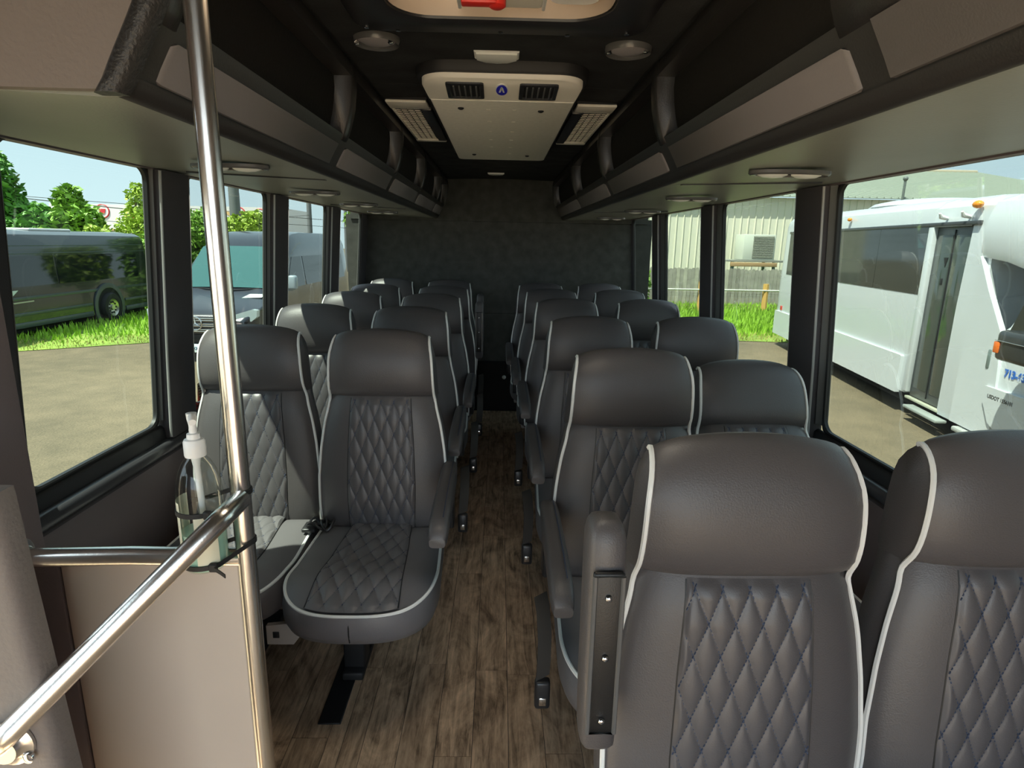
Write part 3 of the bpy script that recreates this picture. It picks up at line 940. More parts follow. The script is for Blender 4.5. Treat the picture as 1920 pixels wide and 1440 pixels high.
# sloping front cowl: top edge (yt, zt) down to the flat panel at (yb0, zb)
YT, ZT, YB, ZB = 1.835, 1.852, 2.020, 1.832
def cowl(x, t): return (x, lerp(YT, YB, t), 1.8505 - 0.0185 * t ** 1.3 - 0.004 * math.sin(math.pi * t))
CN = Vector((0, -0.11, -0.994)).normalized()
def cowl_hw(t): return lerp(0.234, 0.222, t)
h = MB()
pts = []
for q, dz in ((0.0, 0.03), (0.0, 0.006), (0.004, 0.0)):
    ring = []
    for k in range(9):               # rounded front corner, left
        a = R(180 + 90 * k / 8); ring.append((-0.234 + q + 0.075 + 0.075 * math.cos(a), YT + q + 0.075 + 0.075 * math.sin(a)))
    for k in range(9):
        a = R(270 + 90 * k / 8); ring.append((0.238 - q - 0.075 + 0.075 * math.cos(a), YT + q + 0.075 + 0.075 * math.sin(a)))
    ring += [(0.232 - q, YB), (-0.228 + q, YB)]
    pts.append([(x, y, cowl(x, (y - YT) / (YB - YT))[2] + dz) for x, y in ring])
h.loft(pts)
h.build('front_cowl', M_beige, ac, ang=50, label='cream front cowl')
p = MB()
def pr(g, z): return [(x, y, z) for x, y in rrect(-0.222 - g, 0.228 + g, 2.022, 3.385 + g, 0.0, rs=(0.03, 0.03, 0.002, 0.002))]
p.loft([pr(0.004, 1.90), pr(0.004, 1.842), pr(0.0, zb + 0.002), pr(-0.004, zb)])
p.build('lower_panel', M_greyplastic, ac, ang=50)
g = MB()
def gk(q, z): return [(x, y, z) for x, y in rrect(-0.245 - q, 0.249 + q, 1.822 - q, 3.42, 0.0, rs=(0.03, 0.03, 0.09, 0.09))]
g.loft([gk(0.006, 1.900), gk(0.004, 1.868), gk(0.0, 1.862), gk(-0.03, 1.864)])
g.build('gasket', M_matt_black, ac, ang=50)
def on_cowl(mb):                     # lays geometry drawn flat at zb onto the cowl
    mb.v = [(x, y, z - zb + cowl(x, (y - YT) / (YB - YT))[2]) for x, y, z in mb.v]
    return mb
for x0, x1 in ((-0.163, -0.053), (0.052, 0.165)):
    f = MB()
    f.loft([[(x, y, z) for x, y in rrect(x0 + q, x1 - q, 1.868 + q, 1.992 - q, 0.008, 3)] for q, z in ((0, zb + 0.004), (0, zb - 0.005), (0.010, zb - 0.006), (0.016, zb + 0.004))])
    v = on_cowl(f).build('air_vent', M_plastic, ac)
    on_cowl(MB().add([(x, y, zb - 0.002) for x, y in rrect(x0 + 0.012, x1 - 0.012, 1.880, 1.980, 0.004, 2)], [tuple(range(12))])).build('vent_back', M_matt_black, v)
    f = MB()
    for k in range(5):
        x = lerp(x0 + 0.022, x1 - 0.022, k / 4)
        f.rbox(x - 0.0022, x + 0.0022, 1.886, 1.974, zb - 0.0065, zb, 0.001, 1)
    on_cowl(f).build('vent_fins', mat('vent_fin', (0.12, 0.12, 0.12), 0.3), v, kind='stuff')
b = MB().lathe([(0.019, zb + 0.001), (0.019, zb - 0.003), (0.0, zb - 0.0032)], (0.0, 1.915, 0), 24, sy=2.3); bd = on_cowl(b).build('badge', M_white, ac, label='blue badge with a small white mark')
b = MB().lathe([(0.0165, zb - 0.002), (0.0165, zb - 0.0045), (0.0, zb - 0.0047)], (0.0, 1.915, 0), 24, sy=2.3); on_cowl(b).build('badge_disc', M_blue, bd)
b = MB()
for q in (0, 1):
    sx = -1 if q else 1
    b.prism([(0, 1.885), (sx * 0.0035, 1.893), (sx * 0.0085, 1.925), (sx * 0.004, 1.925), (0, 1.905)], 'z', zb - 0.0060, zb - 0.0044)
on_cowl(b).build('badge_mark', M_white, bd)
for x, y in ((-0.134, 2.127), (0.131, 2.146), (-0.134, 3.186), (0.132, 3.201)):
    MB().lathe([(0.010, zb + 0.001), (0.010, zb - 0.003), (0.005, zb - 0.006), (0.0, zb - 0.006)], (x, y, 0), 12).build('screw', M_matt_black, ac)
for k in range(7):
    for sx in (-1, 1):
        y = 2.148 + k * 0.199
        MB().rbox(sx * 0.044 - 0.0075, sx * 0.044 + 0.0075, y - 0.008, y + 0.008, zb - 0.0012, zb + 0.002, 0.002, 1).build('raised_dot', M_beige, ac)
for s, x0, x1 in ((-1, -0.405, -0.262), (1, 0.265, 0.405)):
    gr = MB()
    gr.rbox(x0, x1, 2.250, 2.355, 1.868, 1.878, 0.004).rbox(x0, x1, 3.045, 3.085, 1.868, 1.878, 0.004)
    xa, xb = (x0, x0 + 0.010) if s < 0 else (x1 - 0.010, x1)
    gr.rbox(xa, xb, 2.30, 3.06, 1.872, 1.878, 0.002)
    G = gr.build('return_grille', M_beige, ac, label='cream return air grille')
    dk = MB().box(x0, x1, 2.262, 3.08, 1.8785, 1.91); dk.build('grille_back', M_matt_black, G)
    sl = MB()
    xi0, xi1 = (x0 + 0.008, x1 - 0.038) if s < 0 else (x0 + 0.038, x1 - 0.008)
    for c4 in range(4):
        a = lerp(xi0, xi1, c4 / 4) + 0.0025; bx = lerp(xi0, xi1, (c4 + 1) / 4) - 0.0025
        for k in range(22):
            y = 2.366 + k * 0.0308
            sl.add([(a, y, 1.870), (bx, y, 1.870), (bx, y + 0.019, 1.874), (a, y + 0.019, 1.874), (a, y, 1.873), (bx, y, 1.873), (bx, y + 0.019, 1.877), (a, y + 0.019, 1.877)],
                   [(0, 1, 2, 3), (7, 6, 5, 4), (0, 4, 5, 1), (2, 6, 7, 3), (0, 3, 7, 4), (1, 5, 6, 2)])
    sl.build('grille_slats', M_beige, G, kind='stuff', ang=20)
    MB().rbox(*( (x1 - 0.036, x1 + 0.006) if s < 0 else (x0 - 0.006, x0 + 0.036)), 2.37, 3.04, 1.866, 1.90, 0.006).build('side_rail', M_plastic, G)

def dome(y, x, rx, ry, label):
    root = empty('dome_light', (x, y, 1.92), label, 'lamp', 'ceiling dome lights')
    z0 = zc(x) - 0.001
    pts = [(x - rx, y - ry * 0.9), (x + rx, y - ry * 0.9), (x + rx, y + ry * 0.35), (x + rx * 0.6, y + ry * 0.85), (x, y + ry), (x - rx * 0.6, y + ry * 0.85), (x - rx, y + ry * 0.35)]
    MB().loft([[(x + (p - x) * k, y + (q - y) * k, z) for p, q in pts] for k, z in ((1.04, z0 + 0.012), (1.04, z0 - 0.002), (1.0, z0 - 0.004), (0.96, z0 - 0.002))]).build('base', M_white, root, ang=30)
    MB().loft([[(x + (p - x) * k, y + (q - y) * k, z) for p, q in pts] for k, z in ((0.95, z0 - 0.002), (0.93, z0 - 0.008), (0.8, z0 - 0.010))]).build('lens', M_lens, root, ang=30)
dome(1.775, -0.015, 0.058, 0.046, 'white dome light on the black ceiling between the two round speakers')
dome(4.60, -0.034, 0.058, 0.05, 'small white dome light on the ceiling near the rear wall')

def speaker(x, y, r, label):
    z0 = zc(x)
    root = empty('ceiling_speaker', (x, y, z0), label, 'speaker', 'ceiling speakers')
    MB().lathe([(r, z0 + 0.012), (r, z0 - 0.006), (r * 0.94, z0 - 0.014), (r * 0.84, z0 - 0.010), (r * 0.82, z0 - 0.002)], (x, y, 0), 36).build('rim', mat('speaker_rim', (0.10, 0.10, 0.10), 0.25), root)
    m = MB(); m.lathe([(r * 0.83, z0 - 0.003), (r * 0.6, z0 - 0.010), (r * 0.3, z0 - 0.013), (0, z0 - 0.0135)], (x, y, 0), 36); m.build('mesh_cover', mat('speaker_mesh', (0.36, 0.34, 0.35), 0.5, bump=(900, 0.003)), root)
    for a in (40, 165):
        MB().rbox(x + r * 0.86 * math.cos(R(a)) - 0.006, x + r * 0.86 * math.cos(R(a)) + 0.006, y - r * 0.86 * math.sin(R(a)) * 0.8 - 0.004, y - r * 0.86 * math.sin(R(a)) * 0.8 + 0.004, z0 - 0.019, z0 - 0.008, 0.002, 1).build('clip', M_chrome, root)
speaker(-0.312, 1.645, 0.058, 'round ceiling speaker nearer the steel pole')
speaker(0.320, 1.665, 0.060, 'round ceiling speaker beside the right luggage rack')

hr = empty('roof_hatch', (0, 1.2, 1.90), 'black framed roof hatch with a cream latch box at the top edge', 'hatch')
f = MB()
zf = 1.872
f.loft([[(x, y, z) for x, y in rrect(-0.335 + q, 0.325 - q, 0.80 + q, 1.545 - q, r_, 8)] for q, z, r_ in ((0, 1.90, 0.05), (0, zf + 0.006, 0.05), (0.006, zf, 0.05), (0.085, zf - 0.004, 0.09), (0.095, zf + 0.000, 0.09), (0.100, zf + 0.02, 0.085))], caps=False)
f.build('frame', M_plastic, hr, ang=50)
f = MB()
f.loft([[(x, y, z) for x, y in rrect(-0.235 + q, 0.225 - q, 0.90 + q, 1.445 - q, 0.085, 8)] for q, z in ((0, zf + 0.004), (0.006, zf + 0.05), (0.012, 2.10))], caps=False)
f.build('recess', mat('brown_hatch_liner', (0.40, 0.32, 0.25), 0.4), hr, ang=50)
def milky():
    m = bpy.data.materials.new('milky_hatch_lid'); m.use_nodes = True
    nt = m.node_tree; nt.nodes.clear()
    out = nt.nodes.new('ShaderNodeOutputMaterial'); a = nt.nodes.new('ShaderNodeBsdfTranslucent'); b = nt.nodes.new('ShaderNodeBsdfDiffuse'); x = nt.nodes.new('ShaderNodeMixShader')
    a.inputs['Color'].default_value = (0.62, 0.56, 0.47, 1); b.inputs['Color'].default_value = (0.8, 0.78, 0.72, 1); x.inputs[0].default_value = LID
    nt.links.new(b.outputs[0], x.inputs[1]); nt.links.new(a.outputs[0], x.inputs[2]); nt.links.new(x.outputs[0], out.inputs[0])
    return m
LID = 0.75
MB().add([(x, y, 2.105 + 0.02 * (1 - (x / 0.28) ** 2)) for y in (0.86, 1.485) for x in (-0.28, -0.14, 0.0, 0.14, 0.28)], [(k, k + 1, k + 6, k + 5) for k in range(4)]).build('lid', milky(), hr, label='milky translucent hatch lid')
MB().rbox(-0.088, 0.083, 1.26, 1.408, 1.880, 1.975, 0.008).build('latch_box', M_beige, hr)
for sx in (-0.0905, 0.0855): MB().rbox(sx - 0.004, sx + 0.004, 1.25, 1.412, 1.878, 1.97, 0.003).build('box_clip', M_white, hr)
lv = MB().lathe([(0.018, 1.882), (0.018, 1.868), (0.012, 1.864), (0, 1.864)], (-0.012, 1.360, 0), 16).rbox(-0.085, -0.012, 1.340, 1.368, 1.867, 1.878, 0.004)
lv.build('red_lever', M_red, hr)
pl = MB(); pl.loft([[(x, y, z) for x, y in rrect(0.098, 0.20, 1.22, 1.418, 0.03, 5)] for z in (1.975, 1.895)]); pl.build('white_plate', M_white, hr)
pl = MB(); pl.loft([[(x, y, z) for x, y in rrect(-0.205, -0.11, 1.22, 1.405, 0.03, 5)] for z in (1.975, 1.895)]); pl.build('white_plate', M_white, hr)
for x, y in ((-0.31, 1.515), (-0.24, 1.53), (-0.005, 1.522), (0.15, 1.532), (0.285, 1.512)):
    MB().lathe([(0.006, zf + 0.002), (0.006, zf - 0.003), (0.0, zf - 0.004)], (x, y, 0), 8).build('screw', M_chrome, hr)

# ================================================================ stanchion, rails, modesty panel, door post
K = 0.70
def ek(x, y, z):                     # sizes measured at 1.25 m, brought to the true distance
    return (x * K, y * K, 1.40 + (z - 1.40) * K)
PX, PY, PR = -0.569 * K, 1.25 * K, 0.0215 * K
hs = empty('grab_rail', (PX, PY, 0.0), 'polished steel floor to ceiling pole with side rail and sloping stair rail', 'grab rail')
MB().tube([(PX, PY, -0.001), (PX, PY, 1.886)], PR, 28).build('pole', M_steel, hs)
MB().tube([ek(-0.579, 1.25, 0.690), ek(-0.83, 1.256, 0.688), ek(-1.085, 1.263, 0.676)], PR, 24).build('side_rail', M_steel, hs)
def sc_(p, k): return (p[0] * k, p[1] * k, 1.40 + (p[2] - 1.40) * k)
RL = [(-0.569, 1.246, 0.832), (-0.589, 1.24, 0.812), (-0.62, 1.228, 0.782), (-1.02, 1.12, 0.375), (-1.063, 1.108, 0.331)]
RK = [0.985, 0.93, 0.885, 0.815, 0.806]
RP = [Vector(ek(*sc_(p, k))) for p, k in zip(RL, RK)] + [Vector(ek(*sc_((-1.078, 1.108, 0.316), 0.815))), Vector(ek(*sc_((-1.082, 1.108, 0.306), 0.84)))]
for _ in range(3):
    q = [RP[0]]
    for a, b in zip(RP, RP[1:]): q += [a.lerp(b, 0.25), a.lerp(b, 0.75)]
    RP = q + [RP[-1]]
MB().tube(RP, PR * 0.98, 24).build('stair_rail', M_steel, hs)
fx, fy, fz = ek(-1.097, 1.263, 0.676)
fl_ = MB().lathe([(0.027, fx), (0.031, fx + 0.003), (0.031, fx + 0.006), (0.022, fx + 0.009), (0.019, fx + 0.018), (PR + 0.001, fx + 0.021)], (0, fy, fz), 28, axis='x')
F1 = fl_.build('wall_flange', M_steel, hs)
for a in (75, 195, 315):
    MB().lathe([(0.0058, fx + 0.005), (0.0058, fx + 0.009), (0.0, fx + 0.011)], (0, fy + 0.0255 * math.cos(R(a)), fz + 0.0255 * math.sin(R(a))), 12, axis='x').build('screw', M_chrome, F1)
fx, fy, fz = ek(*sc_((-1.065, 1.125, 0.305), 0.82))
fl_ = MB().lathe([(0.031, fy), (0.031, fy - 0.004), (0.022, fy - 0.008), (0.018, fy - 0.016)], (fx, 0, fz), 24, axis='y')
F2 = fl_.build('post_flange', M_steel, hs)
MB().lathe([(0.007, fy - 0.004), (0.007, fy - 0.009), (0.0, fy - 0.011)], (fx + 0.024, 0, fz - 0.017), 12, axis='y').build('screw', M_chrome, F2)
MB().lathe([(0.036, 0.0005), (0.036, 0.005), (0.022, 0.013), (PR + 0.001, 0.025)], (PX, PY, 0), 24).build('floor_flange', M_steel, hs)

mp = empty('modesty_panel', (-0.59, 0.89, 0.0), 'grey modesty panel below the steel side rail', 'panel')
yb_ = 0.884
MB().rbox(-0.702, PX - PR - 0.0015, yb_, yb_ + 0.018, -0.30, ek(0, 0, 0.668)[2], 0.003).build('board', M_modesty, mp)
MB().rbox(-0.768, -0.703, yb_ - 0.004, yb_ + 0.022, -0.30, ek(0, 0, 0.668)[2], 0.005).build('edge_strip', M_wallpad, mp)

dp = MB()
def post(z):
    k = (0.812 - z) / 0.55
    xr = -0.981 + 0.030 * k
    return [ek(*sc_(p, 0.84)) for p in ((-1.70, 1.10, z), (xr - 0.03, 1.10, z), (xr - 0.010, 1.106, z), (xr, 1.122, z), (xr, 1.16, z), (-1.70, 1.175, z))]
dp.loft([post(z) for z in (-0.9, -0.3, 0.0, 0.3, 0.6, 0.84, 0.90)])
dp.build('trim_3', M_greypad, kind='structure', ang=60)

# black seat track on the floor and the rear heater box
tr = MB().rbox(-0.520, -0.452, 1.50, 1.92, 0.0, 0.006, 0.002, 1).build('floor_track', M_matt_black, label='short black seat track on the wood-look floor by the steel pole', cat='floor track')
hb = empty('rear_box', (-0.03, 4.93, 0), 'low black carpeted box at the end of the aisle', 'box')
MB().rbox(-0.36, 0.30, 4.915, 4.998, 0.0, 0.42, 0.01).build('body', M_net, hb)
MB().ball((0.051, 4.912, 0.297), 0.017, 12, 8).build('knob', M_white, hb)
MB().rbox(0.075, 0.125, 4.908, 4.916, 0.352, 0.360, 0.002).build('chrome_catch', M_chrome, hb)

# ================================================================ hand sanitiser bottle and its two ties
BX, BY = -0.628 * K - 0.003, 1.205 * K - 0.004
def bz(l): return [(r * K, 1.40 + (z - 1.40) * K) for r, z in l]
def hz(z): return 1.40 + (z - 1.40) * K
sb = empty('sanitizer_bottle', (BX, BY, hz(0.699)), 'clear pump bottle of green gel strapped to the steel pole', 'bottle')
M_clear = glass_mat('clear_plastic', (0.93, 0.95, 0.94), 0.12)
M_gel = mat('green_gel', (0.42, 0.68, 0.55), 0.15)
MB().lathe(bz([(0.040, 0.700), (0.045, 0.706), (0.046, 0.74), (0.046, 0.872), (0.0435, 0.895), (0.037, 0.920), (0.028, 0.940), (0.018, 0.952), (0.0165, 0.962)]), (BX, BY, 0), 32).build('body', M_clear, sb)
MB().lathe(bz([(0.038, 0.702), (0.0435, 0.708), (0.0440, 0.745), (0.0440, 0.786), (0.0, 0.787)]), (BX, BY, 0), 32).build('gel', M_gel, sb)
lb = MB()
for a0, a1, zt in ((150, 235, 0.86), (275, 330, 0.835)):
    n = 14
    vs = []
    for k in range(n + 1):
        a = R(lerp(a0, a1, k / n))
        for z in (hz(0.722), hz(zt)):
            vs.append((BX + 0.0468 * K * math.cos(a), BY + 0.0468 * K * math.sin(a), z))
    lb.add(vs, [(2 * k, 2 * k + 2, 2 * k + 3, 2 * k + 1) for k in range(n)])
lbo = lb.build('paper_label', mat('cream_label', (0.80, 0.78, 0.60), 0.6), sb)
MB().lathe(bz([(0.0205, 0.953), (0.0215, 0.956), (0.0215, 0.985), (0.019, 0.990), (0.014, 0.992), (0.013, 1.002), (0.008, 1.004), (0.008, 1.012)]), (BX, BY, 0), 28).build('cap', M_white, sb)
pp = MB().lathe(bz([(0.008, 1.004), (0.0075, 1.020), (0.010, 1.034), (0.0105, 1.046), (0.0, 1.048)]), (BX, BY, 0), 16)
pp.tube([(BX, BY, hz(1.040)), (BX + 0.007, BY - 0.013, hz(1.041)), (BX + 0.013, BY - 0.024, hz(1.036))], 0.005, 10)
pp.build('pump_head', M_white, sb)
MB().tube([(BX, BY, hz(0.955)), (BX, BY, hz(0.93)), (BX + 0.004, BY, hz(0.71))], [0.0075, 0.005, 0.0042], 12).build('dip_tube', M_white, sb)

def tie(z, dz, label):
    ax, ay = (BX, BY); pts = []
    dx, dy = PX - ax, PY - ay; L = math.hypot(dx, dy); ang = math.atan2(dy, dx)
    r1, r2 = 0.0485 * K, PR + 0.0016
    off = math.acos((r1 - r2) / L)
    for k in range(25):
        a = ang + off + (2 * math.pi - 2 * off) * k / 24
        pts.append((ax + r1 * math.cos(a), ay + r1 * math.sin(a), z))
    for k in range(13):
        a = ang - off + 2 * off * k / 12
        pts.append((PX + r2 * math.cos(a), PY + r2 * math.sin(a), z + dz))
    pts.append(pts[0])
    root = empty('zip_tie', (BX, BY, z), label, 'cable tie')
    MB().strip(pts, 0.007, 0.0018, (0, 0, 1)).build('band', M_matt_black, root)
    a = ang - 1.25 - 0.3
    x, y = ax + 0.050 * K * math.cos(a), ay + 0.050 * K * math.sin(a)
    MB().rbox(x - 0.006, x + 0.006, y - 0.005, y + 0.003, z - 0.007, z + 0.007, 0.002, 1).build('head', M_matt_black, root)
    MB().strip([(x, y - 0.003, z), (x + 0.014, y - 0.010, z - 0.003), (x + 0.022, y - 0.012, z - 0.008)], 0.006, 0.0015, (0, 0, 1)).build('tail', M_matt_black, root)
tie(hz(0.836), 0.012, 'upper black cable tie around the clear bottle and pole')
tie(hz(0.716), 0.012, 'lower black cable tie near the base of the clear bottle')

# sticker and red emergency latch on the second left window
st = empty('window_sticker', (-1.14, 2.24, 0.83), 'small tan instruction sticker on the glass behind the first seat pair', 'sticker')
x_ = -1.133
MB().add([(x_, 2.205, 0.795), (x_, 2.278, 0.788), (x_ + 0.004, 2.284, 0.868), (x_ + 0.004, 2.208, 0.864), (x_ - 0.001, 2.205, 0.795), (x_ - 0.001, 2.278, 0.788), (x_ + 0.003, 2.284, 0.868), (x_ + 0.003, 2.208, 0.864)],
         [(0, 1, 2, 3), (7, 6, 5, 4), (0, 4, 5, 1), (1, 5, 6, 2), (2, 6, 7, 3), (3, 7, 4, 0)]).build('paper', mat('tan_paper', (0.42, 0.38, 0.24), 0.7), st)
tl = MB()
for k in range(6):
    z = 0.852 - k * 0.0105
    tl.box(x_ + 0.0035, x_ + 0.005, 2.213, 2.268 - 0.01 * (k % 3), z - 0.0018, z + 0.0018)
tl.build('print_lines', M_matt_black, st, kind='stuff')
rh = empty('exit_latch', (-1.13, 2.30, 0.79), 'red emergency exit latch on the sill of the second left window', 'latch')
MB().tube([(-1.115, 2.205, 0.775), (-1.110, 2.22, 0.800), (-1.108, 2.25, 0.808), (-1.108, 2.30, 0.800), (-1.110, 2.33, 0.785)], 0.011, 10).build('handle', M_red, rh)
MB().rbox(-1.150, -1.118, 2.20, 2.34, 0.748, 0.782, 0.006).build('base', M_plastic, rh)
# ================================================================ outside: ground and grass
def ground_mat():
    m = bpy.data.materials.new('weathered_asphalt'); m.use_nodes = True
    nt = m.node_tree; b = nt.nodes['Principled BSDF']; tc = nt.nodes.new('ShaderNodeTexCoord')
    def noise(s, d):
        n = nt.nodes.new('ShaderNodeTexNoise'); n.inputs['Scale'].default_value = s; n.inputs['Detail'].default_value = d
        nt.links.new(tc.outputs['Object'], n.inputs['Vector']); return n
    a, c, f = noise(0.35, 6), noise(3.0, 8), noise(45, 4)
    r = nt.nodes.new('ShaderNodeValToRGB')
    r.color_ramp.elements[0].position = 0.4; r.color_ramp.elements[0].color = (0.115, 0.092, 0.056, 1)
    r.color_ramp.elements[1].position = 0.62; r.color_ramp.elements[1].color = (0.20, 0.153, 0.094, 1)
    s = nt.nodes.new('ShaderNodeMath'); s.operation = 'MULTIPLY_ADD'; s.inputs[1].default_value = 0.35
    h = nt.nodes.new('ShaderNodeMath'); h.operation = 'MULTIPLY_ADD'; h.inputs[1].default_value = 0.3
    q = nt.nodes.new('ShaderNodeMath'); q.operation = 'MULTIPLY'; q.inputs[1].default_value = 0.35
    nt.links.new(a.outputs['Fac'], s.inputs[0]); nt.links.new(c.outputs['Fac'], h.inputs[0]); nt.links.new(f.outputs['Fac'], q.inputs[0])
    nt.links.new(q.outputs[0], h.inputs[2]); nt.links.new(h.outputs[0], s.inputs[2]); nt.links.new(s.outputs[0], r.inputs[0])
    nt.links.new(r.outputs[0], b.inputs['Base Color'])
    b.inputs['Roughness'].default_value = 0.9
    bp = nt.nodes.new('ShaderNodeBump'); bp.inputs['Distance'].default_value = 0.02; bp.inputs['Strength'].default_value = 0.6
    nt.links.new(f.outputs['Fac'], bp.inputs['Height']); nt.links.new(bp.outputs[0], b.inputs['Normal'])
    return m
G = GROUND
MB().add([(-140, -60, G), (140, -60, G), (140, 160, G), (-140, 160, G)], [(0, 1, 2, 3)]).build('ground', ground_mat(), kind='structure')

M_turf = mat('turf_soil', (0.20, 0.30, 0.045), 0.95, var=(0.9, 0.45))
M_dry = mat('dry_turf', (0.34, 0.27, 0.12), 0.95, var=(2.5, 0.35))
M_blade = mat('grass_blade', (0.25, 0.45, 0.03), 0.6, var=(0.8, 0.25))
M_blade_dry = mat('dry_grass_blade', (0.36, 0.36, 0.10), 0.7, var=(0.8, 0.25))

def inside(poly, x, y):
    r = False; j = len(poly) - 1
    for i in range(len(poly)):
        (xi, yi), (xj, yj) = poly[i], poly[j]
        if (yi > y) != (yj > y) and x < (xj - xi) * (y - yi) / (yj - yi) + xi: r = not r
        j = i
    return r
def grass(name_label, poly, near, n, hmin, hmax, edge):
    """turf patch with real blades; blades get sparse and dry towards the front edge"""
    xs = [p[0] for p in poly]; ys = [p[1] for p in poly]
    MB().add([(x, y, G + 0.012) for x, y in poly], [tuple(range(len(poly)))]).build('grass_soil', M_turf, kind='structure')
    rg = random.Random(len(poly) * 31 + n)
    for dry in (False, True):
        vs = []; fs = []
        cnt = n if not dry else n // 3
        while cnt > 0:
            x = rg.uniform(min(xs), max(xs)); y = lerp(min(ys), max(ys), rg.random() ** near)
            if not inside(poly, x, y): continue
            dd = edge(x, y)                # distance behind the front edge
            if dry and dd > 1.3 + rg.random() * 0.8: cnt -= 0.2; continue
            if not dry and dd < 0.5 + rg.random() * 0.9: cnt -= 0.1; continue
            cnt -= 1
            h = rg.uniform(hmin, hmax) * (0.35 if dry else min(1.0, 0.45 + dd * 0.22)); w = h * 0.10 + 0.006
            a = rg.random() * 6.28; lx, ly = rg.uniform(-.35, .35) * h, rg.uniform(-.35, .35) * h
            k = len(vs)
            vs += [(x - w * math.cos(a), y - w * math.sin(a), G), (x + w * math.cos(a), y + w * math.sin(a), G), (x + lx * .5 + w * .6 * math.cos(a), y + ly * .5 + w * .6 * math.sin(a), G + h * .6), (x + lx, y + ly, G + h)]
            fs += [(k, k + 1, k + 2), (k, k + 2, k + 3)]
        o = bpy.data.objects.new('grass', raw_mesh('grass', vs, fs, M_blade_dry if dry else M_blade)); col.objects.link(o)
        tag(o, ('dry straw coloured ' if dry else '') + name_label, 'grass', kind='stuff')
GL = [(-11.5, 10.4), (-8.93, 12.0), (-7.685, 12.8), (-6.9, 13.4), (-6.9, 30), (-30, 30), (-30, 20), (-14, 18.5), (-11.5, 18)]
grass('grass strip in front of the long black bus', GL, 1.3, 26000, 0.10, 0.24, lambda x, y: (y - (12.0 + (x + 8.93) * 0.64)) * 0.84)
GRP = [(2.5, 14.6), (6.1, 14.4), (8.0, 14.2), (14, 14.0), (14, 25.6), (2.5, 25.6)]
grass('tall green grass before the wooden fence', GRP, 1.0, 32000, 0.12, 0.30, lambda x, y: y - 14.4)

# ================================================================ foliage
M_leaf = [mat('leaf_bright', (0.20, 0.36, 0.045), 0.5, var=(0.7, 0.3)), mat('leaf_mid', (0.105, 0.27, 0.04), 0.5, var=(0.7, 0.3)), mat('leaf_yellow', (0.34, 0.46, 0.06), 0.5, var=(0.7, 0.3))]
M_bark = mat('bark', (0.10, 0.075, 0.05), 0.9, bump=(20, 0.02))
def plant(name, cat, label, x, y, blobs, n, leaf, m, trunk=None, group=None, seed=1):
    """blobs: (dx, dz, rx, rz) clusters; leaves are small bent quads"""
    rg = random.Random(seed)
    root = empty(name, (x, y, G), label, cat, group)
    vs = []; fs = []
    tot = sum(b[2] * b[3] for b in blobs)
    for dx, dz, rx, rz in blobs:
        for _ in range(int(n * rx * rz / tot)):
            while True:
                p = Vector((rg.uniform(-1, 1), rg.uniform(-1, 1), rg.uniform(-1, 1)))
                if 0.25 < p.length < 1: break
            p = p.normalized() * (p.length ** 0.5) * (1 + 0.16 * math.sin(p.x * 9 + p.z * 7 + seed))
            c = Vector((dx + p.x * rx, p.y * rx, dz + p.z * rz)); c.z = max(c.z, 0.05)
            s = leaf * rg.uniform(0.6, 1.4)
            u = Vector((rg.uniform(-1, 1), rg.uniform(-1, 1), rg.uniform(-.6, .6))).normalized(); w = u.orthogonal().normalized()
            w = Matrix.Rotation(rg.random() * 6.28, 3, u) @ w
            k = len(vs)
            vs += [c - u * s, c + w * s * .45 + Vector((0, 0, s * .12)), c + u * s, c - w * s * .45 + Vector((0, 0, s * .12))]
            fs += [(k, k + 1, k + 2), (k, k + 2, k + 3)]
    o = bpy.data.objects.new('foliage', raw_mesh('foliage', [tuple(v) for v in vs], fs, m)); col.objects.link(o); o.parent = root; ORG[o.name] = org(root)
    t = MB(); h = trunk or max(b[1] for b in blobs)
    t.tube([(x, y, G - 0.05), (x + 0.05, y, G + h * 0.5), (x, y, G + h)], [0.02 + h * 0.035, 0.02 + h * 0.025, 0.01], 8)
    for b in blobs[:4]:
        t.tube([(x, y, G + h * 0.35), (x + b[0] * 0.9, y, G + b[1])], [0.02 + h * 0.012, 0.01], 6)
    t.build('trunk', M_bark, root)
tg = 'trees behind the long black bus'
plant('tree', 'tree', 'tallest leafy tree cut by the edge, behind the long black bus', -22.4, 28, [(0, 2.4, 1.2, 1.5), (0.1, 4.2, 0.95, 1.4), (-0.2, 5.3, 0.8, 0.7), (0.7, 3.4, 0.6, 0.7), (-1.5, 3.5, 1.3, 2.0)], 5200, 0.20, M_leaf[1], 5.2, tg, 1)
plant('tree', 'tree', 'low dark bush directly right of the tallest tree behind the long black bus', -20.6, 27.5, [(0, 2.0, 1.0, 1.0), (0.5, 2.9, 0.55, 0.6), (0.9, 1.8, 0.7, 0.9)], 3000, 0.17, M_leaf[1], 2.8, tg, 2)
plant('tree', 'tree', 'pointed green tree under the power line, left of the red round signs', -19.0, 28, [(-0.3, 2.2, 1.0, 1.2), (-0.1, 3.5, 0.6, 0.85), (0.4, 2.7, 0.8, 0.9), (0.7, 1.7, 0.7, 0.8), (-1.0, 2.2, 0.5, 0.6)], 4200, 0.18, M_leaf[0], 3.6, tg, 3)
plant('tree', 'tree', 'short pale bush between the two pointed trees behind the long black bus', -17.4, 27, [(0, 1.7, 0.8, 0.9), (0.6, 1.5, 0.7, 0.8), (-0.6, 1.4, 0.6, 0.7)], 2600, 0.14, M_leaf[2], 2.0, tg, 4)
plant('tree', 'tree', 'feathery light green tree beside the first window pillar', -16.2, 28, [(0, 2.2, 0.9, 1.2), (0.05, 3.6, 0.38, 0.9), (0.6, 2.2, 0.8, 1.1), (-0.5, 1.6, 0.7, 0.8)], 4200, 0.12, M_leaf[2], 4.0, tg, 5)
